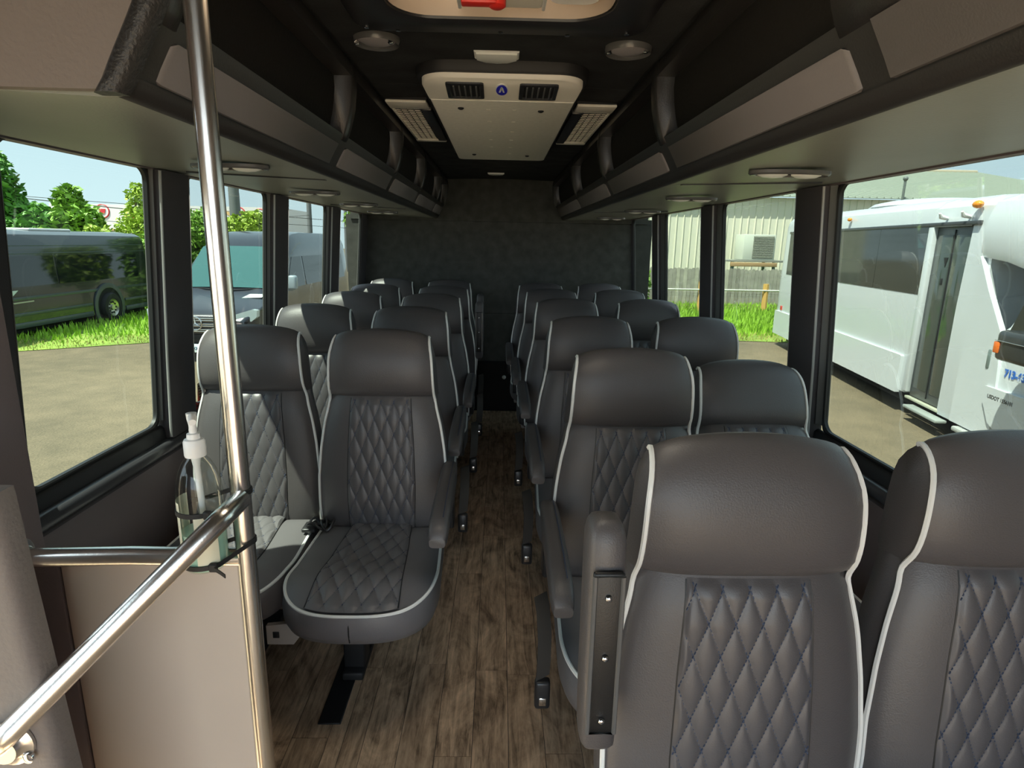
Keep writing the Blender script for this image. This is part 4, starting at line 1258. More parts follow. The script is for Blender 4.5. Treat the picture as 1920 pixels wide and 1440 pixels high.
plant('bush', 'bush', 'tall dense green bush seen left of the steel pole beside the black van', -9.75, 19.9, [(0, 0.8, 0.8, 0.9), (-0.2, 1.9, 0.7, 0.9), (0.3, 2.5, 0.5, 0.6), (-0.9, 1.4, 0.9, 1.3), (0.5, 1.4, 0.5, 0.8)], 6000, 0.11, M_leaf[0], 2.6, None, 6)
plant('bush', 'bush', 'yellow green bush seen right of the steel pole above the black van', -7.9, 19.5, [(0, 1.8, 0.6, 1.0), (0.25, 2.5, 0.5, 0.55), (0.7, 1.8, 0.5, 0.8), (-0.4, 2.4, 0.4, 0.5)], 4600, 0.10, M_leaf[2], 2.8, None, 7)
plant('tree', 'tree', 'far bright tree above the black van by the rear wall', -8.9, 40, [(0, 3.4, 1.0, 1.3), (0.5, 4.0, 0.9, 1.0), (0.9, 2.9, 0.8, 1.2)], 3000, 0.18, M_leaf[0], 4.2, None, 8)
plant('shrub', 'shrub', 'leafy shrub growing by the wooden fence beside the rear wall', 4.75, 20.6, [(0, 0.5, 0.42, 0.5), (0.05, 1.1, 0.36, 0.45), (-0.05, 1.55, 0.26, 0.3), (-0.35, 0.7, 0.35, 0.6)], 2600, 0.075, M_leaf[0], 1.5, None, 9)

# ================================================================ long black bus beyond the grass
M_black = mat('black_car_paint', (0.016, 0.018, 0.022), 0.22, coat=0.5)
M_blackroof = mat('dark_roof_paint', (0.03, 0.034, 0.04), 0.35)
M_darkglass = mat('dark_bus_glass', (0.010, 0.012, 0.014), 0.06, spec=0.6)
M_tyre = mat('tyre_rubber', (0.014, 0.014, 0.014), 0.8, bump=(60, 0.004))
M_alloy = mat('alloy_wheel', (0.55, 0.53, 0.48), 0.3, metal=0.9)
M_chassis = mat('underbody_black', (0.008, 0.008, 0.008), 0.9)
def wheel(parent, x, y, z, r, w, sgn):
    """wheel with its axle along x; sgn = outward side"""
    t = MB().lathe([(r * 0.62, -w / 2), (r * 0.93, -w / 2), (r, -w * 0.36), (r, w * 0.36), (r * 0.93, w / 2), (r * 0.62, w / 2)], (x, y, z), 30, axis='x', caps=False)
    W = t.build('wheel', M_tyre, parent)
    h = MB(); xo = x + sgn * w * 0.42
    h.lathe([(r * 0.64, xo), (r * 0.60, xo + sgn * 0.012), (r * 0.50, xo - sgn * 0.02), (r * 0.20, xo - sgn * 0.03), (r * 0.18, xo + sgn * 0.01), (0, xo + sgn * 0.012)], (0, y, z), 30, axis='x', caps=False)
    h.build('rim', M_alloy, W)
    q = MB()
    for k in range(10):
        a = 2 * math.pi * k / 10
        q.ball((xo - sgn * 0.012, y + r * 0.37 * math.cos(a), z + r * 0.37 * math.sin(a)), r * 0.07, 6, 4, (0.5, 1, 1))
    q.build('rim_holes', M_matt_black, W, kind='stuff')
bb = empty('black_bus', (-11.5, 11, G), 'long glossy black bus parked beyond the grass strip', 'bus')
BXF = -10.4
body = MB()
sec = [(BXF + 0.0, -0.60), (BXF, -0.30), (BXF - 0.02, 0.2), (BXF - 0.06, 0.95), (BXF - 0.10, 1.22), (BXF - 0.17, 1.38), (BXF - 0.32, 1.455), (BXF - 0.7, 1.49)]
full = sec + [(-22.8 - x + 0.0, z) for x, z in reversed(sec)]
full = [(x, z) for x, z in full]
rings = []
for y, k in ((3.0, 0.0), (3.02, 1), (18.15, 1), (18.28, 0.985), (18.33, 0.95)):
    k = max(k, 0.93)
    rings.append([(-11.4 + (x + 11.4) * (0.5 + 0.5 * k), y, -0.60 + (z + 0.60) * (0.6 + 0.4 * k)) for x, z in full])
body.loft(rings)
body.build('body', M_black, bb, ang=30)
MB().box(-12.2, BXF - 0.12, 3.3, 18.0, -0.74, -0.58).build('underbody', M_chassis, bb)
for k, (ya, yb) in enumerate(((3.4, 6.1), (6.15, 8.9), (8.95, 11.7), (11.75, 14.5), (14.55, 17.75))):
    wn_ = MB().add([(BXF - 0.0195 + 0.006, ya, 0.27), (BXF - 0.0195 + 0.006, yb, 0.27), (BXF - 0.058 + 0.006, yb, 0.92), (BXF - 0.058 + 0.006, ya, 0.92), (BXF - 0.04, ya, 0.27), (BXF - 0.04, yb, 0.27), (BXF - 0.08, yb, 0.92), (BXF - 0.08, ya, 0.92)],
              [(0, 1, 2, 3), (7, 6, 5, 4), (0, 4, 5, 1), (1, 5, 6, 2), (2, 6, 7, 3), (3, 7, 4, 0)])
    wn_.build('window', M_darkglass, bb)
M_band = mat('grey_moulding', (0.06, 0.07, 0.085), 0.3)
for z0, z1, pr in ((1.135, 1.155, 0.012), (0.965, 0.985, 0.012), (-0.02, 0.05, 0.016), (-0.36, -0.29, 0.02), (-0.62, -0.50, 0.02)):
    xs_ = interp([(z, x) for x, z in sec[:6]], (z0 + z1) / 2)
    ys = ((3.1, 18.2),) if z0 > -0.1 else ((3.1, 15.55), (16.93, 18.2))
    for a, b in ys:
        MB().rbox(xs_ - 0.04, xs_ + pr, a, b, z0, z1, 0.008).build('side_moulding', M_band, bb)
wz = -0.47
MB().lathe([(0.62, BXF - 0.02), (0.62, BXF + 0.022), (0.56, BXF + 0.03), (0.50, BXF + 0.026), (0.49, BXF - 0.02)], (0, 16.24, wz + 0.02), 36, axis='x').build('wheel_arch', M_band, bb)
MB().lathe([(0.49, BXF + 0.004), (0.0, BXF + 0.005)], (0, 16.24, wz + 0.02), 36, axis='x').build('arch_liner', M_chassis, bb)
wheel(bb, BXF - 0.02, 16.24, wz, 0.38, 0.26, 1)
wheel(bb, BXF - 0.02, 6.4, wz, 0.38, 0.26, 1)
MB().rbox(-11.9, -10.9, 14.5, 15.9, 1.47, 1.53, 0.03).build('roof_vent', M_white, bb)
gm = MB().add([(BXF + 0.004, 12.0, 0.20), (BXF + 0.004, 13.25, 0.20), (BXF + 0.004, 13.10, 0.10), (BXF + 0.004, 12.95, 0.02), (BXF + 0.004, 12.0, 0.05)], [(0, 1, 2, 3, 4)])
gm.build('silver_graphic', mat('silver_decal', (0.62, 0.70, 0.72), 0.25, metal=0.2), bb)
MB().add([(BXF + 0.004, 12.85, -0.085), (BXF + 0.004, 13.65, -0.075), (BXF + 0.004, 13.65, -0.045), (BXF + 0.004, 12.85, -0.055)], [(0, 1, 2, 3)]).build('name_strip', mat('tan_decal', (0.45, 0.42, 0.33), 0.5), bb)

# ================================================================ black van facing the camera
bv = empty('black_van', (-5.45, 13.5, G), 'black van facing forward with a star badge on its chrome grille', 'van')
VC = -5.45
def top_z(y): return interp([(10.98, -0.08), (11.06, 0.03), (11.25, 0.10), (11.6, 0.20), (12.15, 0.34), (12.6, 0.78), (13.05, 1.16), (13.4, 1.38), (13.8, 1.50), (14.3, 1.545), (17.6, 1.55), (17.95, 1.50), (18.1, 1.38)], y)
def half_w(y): return interp([(10.98, 0.80), (11.1, 0.92), (11.4, 0.99), (12.0, 1.02), (17.8, 1.02), (18.1, 0.97)], y)
vb = MB(); rings = []
for y in (10.98, 11.03, 11.10, 11.25, 11.5, 11.8, 12.15, 12.4, 12.7, 13.0, 13.3, 13.6, 13.9, 14.4, 15.5, 16.8, 17.6, 17.9, 18.1):
    w = half_w(y); t = top_z(y); zb_ = -0.66 if y > 11.05 else -0.60
    def hw_at(z): return w * (1 - 0.155 * max(0.0, (z - 0.25)) / 1.3)
    zt = min(0.25, t - 0.10)
    ring = [(-w * 0.97, zb_), (-w, -0.45), (-w, -0.1), (-hw_at(zt), zt)]
    for k in (0.33, 0.66, 0.88): z = lerp(zt, t, k); ring.append((-hw_at(z) * (1 if k < 0.8 else 0.985), z))
    ring.append((-hw_at(t) * 0.90, t - 0.01)); ring.append((-hw_at(t) * 0.55, t + 0.012))
    ring = ring + [(-x, z) for x, z in reversed(ring)]
    rings.append([(VC + x, y, z) for x, z in ring])
vb.loft(rings)
vb.build('body', mat('navy_black_paint', (0.022, 0.027, 0.038), 0.2, coat=0.6), bv, ang=35)
ws = MB()
def ws_pt(u, v):
    y = lerp(12.22, 13.12, v); t = top_z(y) + 0.014
    w = (0.90 - 0.07 * v)
    x = (2 * u - 1) * w
    return (VC + x, y - 0.02 + 0.03 * (2 * u - 1) ** 2, t + 0.012 - 0.02 * abs(2 * u - 1) ** 3)
ws.grid(ws_pt, 12, 8)
ws.build('windshield', mat('windshield_glass', (0.05, 0.14, 0.14), 0.05, spec=0.7), bv)
for s in (-1, 1):
    def sx(z): return VC + s * (1.02 * (1 - 0.155 * max(0.0, (z - 0.25)) / 1.3) + 0.006)
    for ya, yb, yc in ((12.75, 13.95, 13.35), (14.05, 15.6, 14.05), (15.7, 17.5, 15.7)):
        q = MB().add([(sx(0.38), ya, 0.38), (sx(0.38), yb, 0.38), (sx(1.02), yb, 1.02), (sx(1.02), yc, 1.02)], [(0, 1, 2, 3)] if s > 0 else [(3, 2, 1, 0)])
        q.build('side_window', M_darkglass, bv)
    mr = MB().rbox(VC + s * 1.06, VC + s * 1.24, 12.62, 12.78, 0.36, 0.66, 0.05, 3).rbox(VC + s * 0.98 if s > 0 else VC - 1.16, VC + 1.16 if s > 0 else VC - 0.98, 12.66, 12.76, 0.34, 0.40, 0.02)
    mr.build('side_mirror', mat('mirror_shell', (0.30, 0.36, 0.40), 0.3), bv)
    hl = MB()
    pts = [(0.52, -0.11), (0.60, 0.02), (0.92, 0.12), (1.0, 0.10), (0.99, -0.02), (0.90, -0.10)]
    def hy(x): return 11.0 + 0.36 * max(0.0, abs(x) - 0.55) ** 1.3
    hl.add([(VC + s * x, hy(x) - 0.03, z) for x, z in pts] + [(VC + s * x, hy(x) + 0.10, z) for x, z in pts],
           [tuple(range(6)), tuple(range(11, 5, -1))] + [(i, (i + 1) % 6, 6 + (i + 1) % 6, 6 + i) for i in range(6)])
    hl.build('headlight', mat('headlight_lens', (0.50, 0.60, 0.62), 0.12, spec=0.7), bv)
    wheel(bv, VC + s * 0.93, 11.85, -0.50, 0.35, 0.24, s)
    wheel(bv, VC + s * 0.93, 16.6, -0.50, 0.35, 0.24, s)
    MB().ball((VC + s * 0.70, 10.955, -0.475), 0.045, 10, 6, (1, 0.4, 1)).build('fog_lamp', M_chrome, bv)
    MB().tube([(VC + s * 0.10, 12.16, 0.375), (VC + s * 0.45, 12.19, 0.40), (VC + s * 0.72, 12.24, 0.405)], 0.012, 6).build('wiper', M_matt_black, bv)
MB().rbox(VC - 0.60, VC + 0.60, 10.90, 11.02, -0.30, -0.005, 0.03).build('grille_backing', M_matt_black, bv)
for z, w in ((-0.035, 0.58), (-0.070, 0.58), (-0.135, 0.57), (-0.17, 0.57), (-0.235, 0.54), (-0.27, 0.52)):
    MB().rbox(VC - w, VC + w, 10.875, 10.92, z - 0.010, z + 0.010, 0.004).build('grille_bar', M_chrome, bv)
ebx, eby, ebz = VC - 0.04, 10.865, -0.125
MB().lathe([(0.0, eby + 0.022), (0.125, eby + 0.02), (0.125, eby + 0.012), (0.0, eby + 0.010)], (ebx, 0, ebz), 32, axis='y').build('badge_disc', M_matt_black, bv)
em = MB().tube([(ebx + 0.122 * math.cos(a), eby, ebz + 0.122 * math.sin(a)) for a in [2 * math.pi * k / 32 for k in range(32)]], 0.013, 8, closed=True)
for a in (90, 210, 330):
    ca, sa = math.cos(R(a)), math.sin(R(a))
    em.add([(ebx + ca * 0.118, eby - 0.004, ebz + sa * 0.118), (ebx - sa * 0.020, eby + 0.006, ebz + ca * 0.020), (ebx, eby - 0.016, ebz), (ebx + sa * 0.020, eby + 0.006, ebz - ca * 0.020)], [(0, 1, 2), (0, 2, 3), (1, 3, 2), (0, 3, 1)])
em.build('star_badge', M_chrome, bv, ang=10)
MB().rbox(VC - 0.86, VC + 0.86, 10.88, 11.05, -0.60, -0.505, 0.03).build('bumper', mat('bumper_grey', (0.10, 0.12, 0.13), 0.4), bv)
MB().rbox(VC - 0.75, VC + 0.75, 10.93, 11.03, -0.49, -0.33, 0.03).build('lower_intake', M_matt_black, bv)
pb = MB().rbox(VC - 0.09, VC + 0.215, 10.855, 10.872, -0.655, -0.50, 0.006); PB = pb.build('number_plate', mat('plate_white', (0.75, 0.85, 0.86), 0.4), bv)
MB().add([(VC + x, y, top_z(y) + 0.016) for x, y in ((0.45, 11.78), (0.82, 11.82), (0.85, 12.02), (0.52, 12.02))], [(0, 1, 2, 3)]).build('hood_vent', mat('pale_hood_panel', (0.55, 0.62, 0.60), 0.4), bv)
def text(body, size, m, mtx, parent, name='lettering', ext=0.001, bold=0.0):
    c = bpy.data.curves.new(name, 'FONT'); c.body = body; c.size = size; c.extrude = ext; c.offset = bold
    c.align_x = 'CENTER'; c.align_y = 'CENTER'
    c.materials.append(m)
    tmp = bpy.data.objects.new(name, c); col.objects.link(tmp)
    bpy.context.view_layer.update()
    me = bpy.data.meshes.new_from_object(tmp.evaluated_get(bpy.context.evaluated_depsgraph_get()))
    bpy.data.objects.remove(tmp); me.name = name
    if not me.materials: me.materials.append(m)
    o = bpy.data.objects.new(name, me); col.objects.link(o); o['kind'] = 'stuff'
    o.parent = parent
    mm = mtx.copy(); mm.translation = mm.translation - org(parent); o.matrix_local = mm
    return o
def basis(x, z, at):                 # text plane: x = reading direction, z = normal
    x = Vector(x).normalized(); z = Vector(z).normalized(); y = z.cross(x)
    m = Matrix((x, y, z)).transposed().to_4x4(); m.translation = Vector(at); return m
text('KMH-2571', 0.075, mat('plate_ink', (0.05, 0.12, 0.22), 0.5), basis((1, 0, 0), (0, -1, 0), (VC + 0.0625, 10.853, -0.58)), PB, bold=0.002)

# ================================================================ white shuttle bus beyond the right windows
A = (0.1503, 0.9886)                 # direction of its side, towards its rear
def B(s, x, z): return (5.62 + A[0] * s + A[1] * x, 7.7 + A[1] * s - A[0] * x, z)
class BM(MB):
    """geometry given as (s along the side, x into the bus, z)"""
    def done(self): self.v = [B(*p) for p in self.v]; return self
M_wpaint = mat('white_gelcoat', (0.60, 0.63, 0.65), 0.25, coat=0.3)
M_wglass = mat('shuttle_glass', (0.030, 0.036, 0.033), 0.06, spec=0.55)
wb = empty('white_bus', B(1.5, 1.1, G), 'white shuttle bus parked beside the right windows', 'bus')
def side_prism(poly, x0, x1): return BM().prism([(p[0], p[1]) for p in poly], 'y', x0, x1)
class _S(MB): pass
def sp(poly, x0, x1):
    """outline in (s, z) given thickness from x0 to x1"""
    m = BM(); n = len(poly)
    m.add([(s, x0, z) for s, z in poly] + [(s, x1, z) for s, z in poly], [tuple(range(n)), tuple(range(2 * n - 1, n - 1, -1))] + [(i, (i + 1) % n, n + (i + 1) % n, n + i) for i in range(n)])
    return m.done()
# main body by cross sections from the overhang to the rear
def bsec(s, z0, zt, x0=0.0):
    w = 2.35
    p = [(x0 + 0.01, z0), (x0, z0 + 0.05), (x0, 0.75), (x0 + 0.015, 1.3), (x0 + 0.03, zt - 0.22), (x0 + 0.06, zt - 0.10), (x0 + 0.13, zt - 0.03), (x0 + 0.28, zt + 0.02), (w / 2, zt + 0.06)]
    p = p + [(w - x, z) for x, z in reversed(p[:-1])]
    return [(s, x, z) for x, z in p]
bd_ = BM()
bd_.loft([bsec(0.30, -0.53, 2.045), bsec(6.30, -0.53, 2.09), bsec(6.42, -0.45, 2.07), bsec(6.48, -0.35, 2.0, 0.03)])
bd_.done().build('rear_body', M_wpaint, wb, ang=30)
bd_ = BM()
bd_.loft([bsec(-0.56, -0.60, 2.025), bsec(-0.84, -0.60, 2.015)])
bd_.done().build('front_pillar', M_wpaint, wb, ang=30)
bd_ = BM()
bd_.loft([[(s, x, z) for s, x, z in bsec(q, 1.70, 2.03)] for q in (-0.57, 0.31)])
bd_.v = [(s, x, max(z, 1.70)) for s, x, z in bd_.v]
bd_.done().build('door_header', M_wpaint, wb, ang=30)
sp([(-0.84, -0.60), (-0.84, 1.353), (-1.10, 0.98), (-1.42, 0.576), (-1.50, 0.2), (-1.56, -0.30), (-1.58, -0.60)], 0.0, 0.06).build('side_fairing', M_wpaint, wb, ang=30)
bd_ = BM()
def nose(s, zl, zt, x0):
    w = 2.35; p = [(x0 + 0.03, zl), (x0, zl + 0.10), (x0, (zl + zt) / 2), (x0 + 0.03, zt - 0.2), (x0 + 0.08, zt - 0.08), (x0 + 0.3, zt), (w / 2, zt + 0.03)]
    p = p + [(w - x, z) for x, z in reversed(p[:-1])]; return [(s, x, z) for x, z in p]
bd_.loft([nose(-0.83, 1.345, 2.03, 0.0), nose(-1.25, 1.30, 2.02, 0.01), nose(-1.7, 1.19, 2.0, 0.03), nose(-2.1, 1.05, 1.93, 0.08), nose(-2.4, 0.98, 1.75, 0.2), nose(-2.5, 1.0, 1.5, 0.4)])
bd_.done().build('cab_overhang', M_wpaint, wb, ang=40)
sp([(-0.80, -0.5), (-0.80, 1.5), (-0.95, 1.5), (-0.95, -0.5)], 0.06, 2.29).build('bulkhead', M_wpaint, wb)
BM().rbox(-0.9, 6.2, 0.25, 2.1, -0.78, -0.5, 0.05).done().build('underbody', M_chassis, wb)
for s0, s1 in ((0.34, 1.70), (1.705, 3.2), (3.205, 4.7), (4.705, 6.05)):
    BM().rbox(s0, s1, -0.004, 0.04, 0.82, 1.715, 0.004, 1).done().build('window', M_wglass, wb)
BM().rbox(-0.72, 6.1, -0.012, 0.05, 1.705, 1.755, 0.008).done().build('window_rail', mat('dark_rail', (0.05, 0.055, 0.06), 0.3), wb)
BM().rbox(0.22, 0.34, -0.006, 0.05, -0.50, 1.70, 0.004).done().build('door_jamb', M_wpaint, wb)
mo = sp([(0.42, -0.125), (0.42, -0.040), (0.46, -0.028), (6.42, -0.028), (6.42, -0.56), (0.44, -0.56)], -0.045, 0.02); mo.build('skirt_moulding', M_wpaint, wb, ang=30)
# two-leaf entrance door
dr = empty('entrance_door', B(-0.13, 0.05, 0.5), parent=wb)
M_dframe = mat('door_frame_grey', (0.075, 0.085, 0.085), 0.35)
BM().rbox(-0.57, 0.225, 0.050, 0.09, -0.55, 1.70, 0.01).done().build('door_leaf', M_dframe, dr)
for s0, s1 in ((-0.16, 0.16), (-0.53, -0.22)):
    BM().rbox(s0, s1, 0.040, 0.06, -0.42, 1.60, 0.01).done().build('door_glass', mat('door_glass', (0.055, 0.07, 0.06), 0.08, spec=0.6), dr)
BM().rbox(-0.195, -0.185, 0.035, 0.05, -0.50, 1.66, 0.003).done().build('door_seal', M_matt_black, dr)
sp([(-0.05, 1.32), (-0.14, 1.32), (-0.10, 1.20)], 0.034, 0.05).build('arrow_decal', M_matt_black, dr)
BM().rbox(-0.10, -0.05, 0.034, 0.05, 0.98, 1.06, 0.003).done().build('square_decal', M_matt_black, dr)
BM().rbox(-0.57, 0.225, -0.01, 0.05, -0.585, -0.552, 0.006).done().build('door_sill', mat('sill_metal', (0.45, 0.46, 0.36), 0.4), wb)
BM().rbox(-0.78, 0.02, -0.12, 0.02, -0.67, -0.63, 0.012).done().build('entry_step', mat('step_grey', (0.30, 0.33, 0.31), 0.5), wb)
for s, z, r in ((2.94, 1.90, 0.045), (-0.62, 1.934, 0.065)):
    BM().ball((s, -0.005, z), r, 10, 6, (1.2, 0.8, 0.7)).done().build('amber_marker', mat('amber_lens', (0.85, 0.28, 0.02), 0.25), wb)
for s in (-0.003, -0.474):
    m = BM(); m.tube([(s, 0.02, 1.80), (s, -0.06, 1.82), (s - 0.02, -0.09, 1.86)], [0.022, 0.03, 0.012], 8); m.done().build('drip_hook', M_white, wb)
m = BM(); m.ball((2.6, 1.1, 2.10), 1.0, 24, 8, (1.15, 0.85, 0.13)); m.done().build('roof_unit', M_wpaint, wb)
m = BM(); m.rbox(6.05, 6.15, -0.02, 0.05, 0.0, 0.10, 0.01).done().build('tail_marker', mat('red_lens', (0.5, 0.05, 0.03), 0.3), wb)
# cab
cab = BM()
def csec(s, zt, x0, z0=-0.62):
    w = 2.30; p = [(x0 + 0.04, z0), (x0, z0 + 0.15), (x0 - 0.01, -0.06), (x0 + 0.015, 0.55), (x0 + 0.10, zt - 0.06), (x0 + 0.2, zt)]
    p = p + [(w - x, z) for x, z in reversed(p)]; return [(s, x, z) for x, z in p]
cab.loft([csec(-1.36, 0.62, 0.05), csec(-1.44, 0.72, 0.035), csec(-1.60, 0.98, 0.03), csec(-1.80, 1.18, 0.03), csec(-2.35, 1.2, 0.05), csec(-2.9, 0.62, 0.10), csec(-3.6, 0.45, 0.16), csec(-3.9, 0.3, 0.3)])
cab.done().build('cab', M_wpaint, wb, ang=40)
sp([(-1.55, 0.60), (-1.68, 0.90), (-1.80, 1.06), (-2.30, 1.06), (-2.55, 0.60)], 0.018, 0.06).build('cab_window', M_wglass, wb)
sp([(-1.40, -0.036), (-1.40, -0.20), (-1.55, -0.42), (-1.75, -0.50), (-3.0, -0.50), (-3.0, -0.03)], -0.025, 0.06).build('door_cladding', M_wpaint, wb, ang=30)
BM().rbox(-1.90, -1.0, -0.06, 0.3, -0.68, -0.62, 0.02).done().build('running_board', mat('running_board_grey', (0.42, 0.43, 0.41), 0.5), wb)
BM().rbox(-1.365, -1.305, -0.012, 0.04, 0.14, 0.36, 0.02).done().build('door_handle', mat('handle_grey', (0.16, 0.20, 0.19), 0.3), wb)
mi = BM().rbox(-2.50, -2.02, -0.40, -0.16, 0.36, 0.66, 0.05, 3).done()
MI = mi.build('side_mirror', mat('mirror_black', (0.035, 0.037, 0.037), 0.22), wb)
BM().rbox(-2.10, -2.017, -0.41, -0.20, 0.43, 0.545, 0.012).done().build('turn_signal', mat('orange_lens', (0.80, 0.17, 0.02), 0.25), MI)
BM().rbox(-2.51, -2.03, -0.412, -0.38, 0.553, 0.560, 0.003).done().build('chrome_line', M_chrome, MI)
BM().tube([(-2.2, 0.05, 0.45), (-2.2, -0.2, 0.45)], 0.03, 8).done().build('mirror_arm', M_matt_black, MI)
blue = mat('blue_vinyl', (0.02, 0.14, 0.55), 0.4)
nx = Vector((-A[1], A[0], 0)); rx = Vector((-A[0], -A[1], 0))
CB = empty('door_lettering', B(-1.75, 0.0, 0.14), parent=wb)
text('713-637-4', 0.115, blue, basis(rx, nx, B(-1.83, 0.020, 0.145)), CB, bold=0.0045)
text('USDOT 1556101', 0.058, mat('dark_vinyl', (0.06, 0.06, 0.06), 0.5), basis(rx, nx, B(-1.68, -0.0265, -0.135)), CB, bold=0.001)

# ================================================================ metal building, fence and yard things
bl = empty('metal_building', (14, 27, G), 'long cream ribbed metal building behind the wooden fence', 'building')
M_cream = mat('cream_metal', (0.74, 0.71, 0.57), 0.5)
M_groof = mat('grey_green_roof', (0.26, 0.29, 0.24), 0.5)
PWD = 0.305
for k in range(84):
    x = 2.0 + k * PWD
    MB().prism([(x + 0.004, 26.0), (x + PWD - 0.06, 26.0), (x + PWD - 0.045, 25.965), (x + PWD - 0.012, 25.965), (x + PWD - 0.004, 26.0), (x + PWD - 0.004, 26.05), (x + 0.004, 26.05)], 'z', G, 3.45).build('wall_panel', M_cream, bl, ang=20)
for k in range(84):
    x = 2.0 + k * PWD
    sl_ = lambda y: 3.50 + (y - 25.7) * 0.228
    MB().loft([[(x + 0.003, y, sl_(y)), (x + PWD - 0.07, y, sl_(y)), (x + PWD - 0.05, y, sl_(y) + 0.05), (x + PWD - 0.015, y, sl_(y) + 0.05), (x + PWD - 0.003, y, sl_(y)), (x + PWD - 0.003, y, sl_(y) - 0.03), (x + 0.003, y, sl_(y) - 0.03)] for y in (25.7, 36.0)]).build('roof_panel', M_groof, bl, ang=20)
MB().rbox(2, 27.6, 35.9, 36.3, 5.82, 5.98, 0.03).build('ridge_cap', mat('ridge_tan', (0.62, 0.52, 0.38), 0.5), bl)
MB().tube([(16.72, 25.62, 2.9), (16.72, 25.62, 4.25)], 0.05, 8).ball((16.72, 25.62, 4.28), 0.10, 10, 6).build('vent_pipe', mat('pipe_grey', (0.14, 0.16, 0.15), 0.5), bl)
MB().tube([(21.6, 34, 5.3), (21.6, 34, 6.5)], 0.14, 10).build('roof_stack', M_cream, bl)

wf = empty('wooden_fence', (8.0, 22.6, G), 'weathered grey picket fence in front of the cream building', 'fence')
M_wood = [mat('weathered_wood_%s' % n_, c, 0.85, bump=(30, 0.004, (6, 6, 0.5)), var=(4, 0.2)) for n_, c in (('pale', (0.42, 0.40, 0.32)), ('grey', (0.33, 0.31, 0.26)), ('dark', (0.26, 0.24, 0.20)))]
fr_ = random.Random(5)
for k in range(82):
    x = 2.8 + k * 0.142
    h = 0.60 + fr_.uniform(-0.03, 0.03)
    MB().prism([(x, G), (x + 0.134, G), (x + 0.134, h - 0.035), (x + 0.105, h), (x + 0.03, h), (x, h - 0.035)], 'y', 22.6 + fr_.uniform(-.008, .008), 22.62).build('picket', M_wood[fr_.choice((0, 1, 1, 2))], wf)
for z in (-0.5, 0.3): MB().box(2.8, 14.5, 22.63, 22.67, z, z + 0.09).build('rail', M_wood[2], wf)

wi = empty('wire_fence', (8.0, 20.5, G), 'low wire fence with orange posts and a pale top pipe in the grass', 'fence')
M_opost = mat('orange_post', (0.62, 0.36, 0.10), 0.7)
for x, zt in ((4.95, 0.20), (6.91, 0.24), (9.14, 0.19), (11.4, 0.2)):
    MB().tube([(x, 20.5, G), (x, 20.5, zt)], 0.10, 8).build('post', M_opost, wi)
MB().tube([(2.6, 20.42, -0.03), (14, 20.42, -0.03)], 0.028, 8).build('top_pipe', mat('galvanised', (0.62, 0.62, 0.55), 0.4), wi)
wm = MB()
for k in range(9): z = -0.75 + k * 0.085; wm.box(2.6, 14, 20.478, 20.482, z - 0.003, z + 0.003)
for k in range(90): x = 2.6 + k * 0.127; wm.box(x - 0.003, x + 0.003, 20.476, 20.484, G, -0.03)
wm.build('wire_mesh', mat('rusty_wire', (0.34, 0.26, 0.17), 0.6), wi, kind='stuff')

hv = empty('condenser_unit', (10.2, 24.3, 0.9), 'boxy grey condenser with a louvred face above the wooden fence', 'air conditioner')
MB().rbox(9.62, 10.88, 24.0, 24.9, 0.92, 1.90, 0.02).build('casing', mat('condenser_white', (0.62, 0.64, 0.55), 0.5), hv)
MB().rbox(10.0, 10.82, 23.985, 24.0, 0.98, 1.84, 0.005, 1).build('coil_back', M_matt_black, hv)
lv_ = MB()
for k in range(17):
    z = 1.005 + k * 0.0495
    lv_.add([(10.0, 23.96, z), (10.82, 23.96, z), (10.82, 23.99, z + 0.035), (10.0, 23.99, z + 0.035)], [(0, 1, 2, 3)])
lv_.build('louvre', mat('louvre_grey', (0.30, 0.31, 0.24), 0.5), hv, kind='stuff')
sg = empty('storage_rack', (10.0, 24.4, G), 'rusty orange beam rack carrying the condenser behind the fence', 'rack')
MB().rbox(9.15, 11.0, 23.9, 24.0, 0.66, 0.82, 0.01).build('front_beam', mat('rusty_beam', (0.42, 0.27, 0.13), 0.7), sg)
MB().rbox(9.0, 11.3, 23.95, 25.0, 0.84, 0.915, 0.01).build('deck', mat('deck_grey', (0.25, 0.26, 0.22), 0.7), sg)
for x in (9.25, 10.9):
    MB().rbox(x - 0.05, x + 0.05, 23.95, 24.05, G, 0.84, 0.01).build('leg', mat('green_steel', (0.12, 0.18, 0.13), 0.6), sg)
    MB().rbox(x - 0.05, x + 0.05, 24.9, 25.0, G, 0.84, 0.01).build('leg', mat('green_steel', (0.12, 0.18, 0.13), 0.6), sg)

# ================================================================ far side: store wall, utility poles, wires
so = empty('store_building', (-32, 71, G), 'pale store wall with red round signs and gold marks beyond the trees', 'building')
M_pale = mat('pale_store_wall', (0.78, 0.76, 0.74), 0.6)
MB().box(-50, -24.6, 70, 80, G, 4.75).build('wall', M_pale, so)
gold = mat('gold_mark', (0.72, 0.48, 0.22), 0.6); redm = mat('sign_red', (0.62, 0.04, 0.05), 0.5)
rs_ = random.Random(11)
for k in range(46):
    x = rs_.uniform(-45, -25.2); z = rs_.uniform(0.8, 4.4)
    if any(abs(x - sx_) < 1.0 and abs(z - 3.5) < 1.2 for sx_ in (-44.2, -35.9, -29.2, -26.85)): continue
    a = rs_.uniform(0, 3.14); l, w = rs_.uniform(0.3, 0.6), rs_.uniform(0.12, 0.22); ca, sa = math.cos(a), math.sin(a)
    MB().prism([(x + ca * l, z + sa * l), (x - sa * w, z + ca * w), (x - ca * l, z - sa * l), (x + sa * w, z - ca * w)], 'y', 69.95, 70.0).build('gold_mark', gold, so)
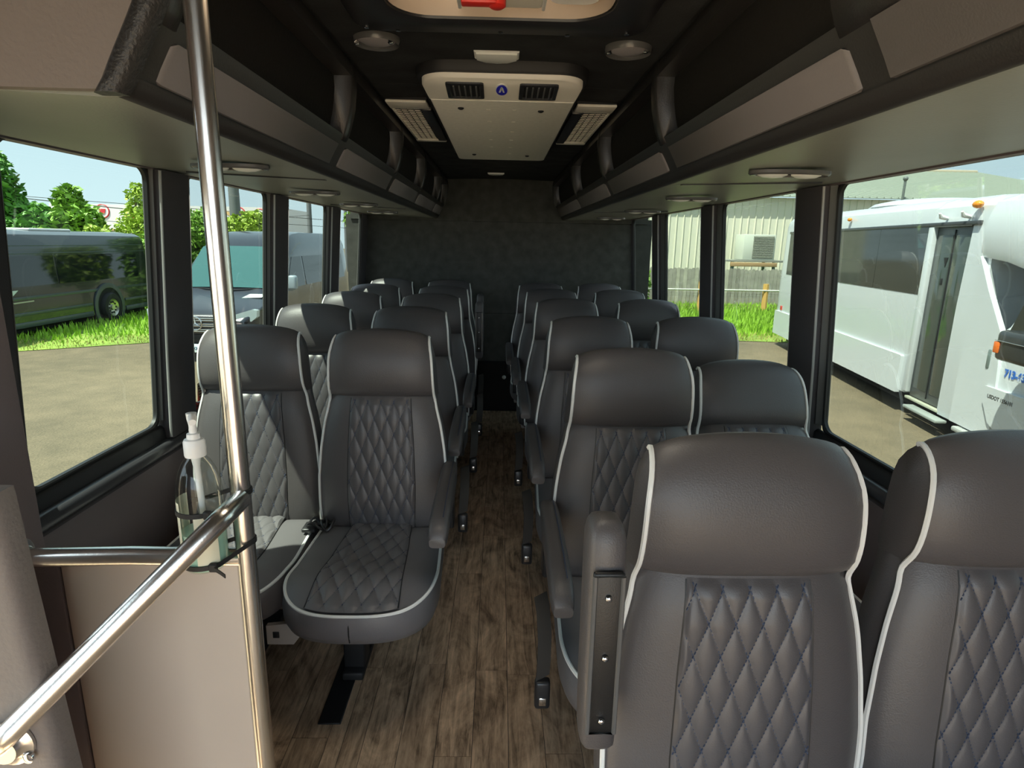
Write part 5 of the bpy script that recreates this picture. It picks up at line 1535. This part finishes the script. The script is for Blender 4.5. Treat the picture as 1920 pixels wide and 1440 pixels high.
for x, z in ((-44.2, 4.0), (-41.0, 3.6), (-35.9, 3.55), (-31.5, 4.2), (-29.2, 4.0), (-26.85, 3.85)):
    S = MB().lathe([(0.78, 69.96), (0.70, 69.90), (0.66, 69.92), (0.66, 69.97)], (x, 0, z), 28, axis='y').build('sign_ring', redm, so)
    MB().lathe([(0.66, 69.94), (0.0, 69.935)], (x, 0, z), 28, axis='y').build('sign_face', M_pale, S)
    MB().prism([(x - 0.36, z + 0.24), (x + 0.36, z + 0.24), (x + 0.30, z - 0.12), (x + 0.12, z - 0.32), (x - 0.12, z - 0.32), (x - 0.30, z - 0.12)], 'y', 69.88, 69.93).build('sign_mark', redm, S)

def upole(x, y, zt, r, label, arm=False):
    p = empty('utility_pole', (x, y, G), label, 'pole')
    MB().tube([(x - 0.06, y, G), (x, y, zt)], [r * 1.15, r * 0.85], 12).build('shaft', mat('grey_pole', (0.15, 0.155, 0.165), 0.7), p)
    if arm:
        MB().lathe([(0.16, zt - 1.9), (0.17, zt - 1.85), (0.17, zt - 1.2), (0.14, zt - 1.15), (0, zt - 1.12)], (x - 0.35, y, 0), 14).build('transformer', mat('transformer_grey', (0.42, 0.45, 0.48), 0.5), p)
        MB().rbox(x - 0.9, x + 0.9, y - 0.06, y + 0.06, zt - 0.6, zt - 0.48, 0.01).build('crossarm', M_bark, p)
upole(-12.65, 30, 8.0, 0.24, 'thick grey utility pole rising behind the black van')
upole(-12.2, 40, 5.6, 0.16, 'thin distant utility pole with a small transformer', True)
upole(-10.9, 44, 5.0, 0.12, 'thinnest utility pole by the far bright tree')
M_wire = mat('power_cable', (0.02, 0.02, 0.02), 0.6)
wires = [((-60, 32, 6.6), (-12.65, 30, 2.2), 0.022), ((-60, 33, 5.6), (-12.6, 30, 2.6), 0.014), ((-60, 33, 4.6), (-12.6, 30, 1.75), 0.013), ((-60, 33, 3.9), (-12.6, 30, 1.35), 0.012),
         ((-12.6, 30.2, 2.62), (-12.2, 40, 2.9), 0.012), ((-12.6, 30, 2.55), (10, 60, 2.2), 0.014), ((-12.6, 30, 2.2), (10, 60, 1.8), 0.012)]
wl = ['thickest power line sagging across the sky over the long black bus', 'second power line under the thickest one before the red signs', 'third power line crossing the pale store wall', 'lowest power line close above the trees',
      'short cable from the thick pole to the distant pole', 'upper cable right of the thick pole above the black van', 'lower cable right of the thick pole above the black van']
for (a, b, r), l in zip(wires, wl):
    pts = [Vector(a).lerp(Vector(b), k / 12) - Vector((0, 0, 0.5 * 4 * (k / 12) * (1 - k / 12) * 0.3)) for k in range(13)]
    MB().tube(pts, r, 5).build('power_line', M_wire, label=l, cat='cable', group='power lines')
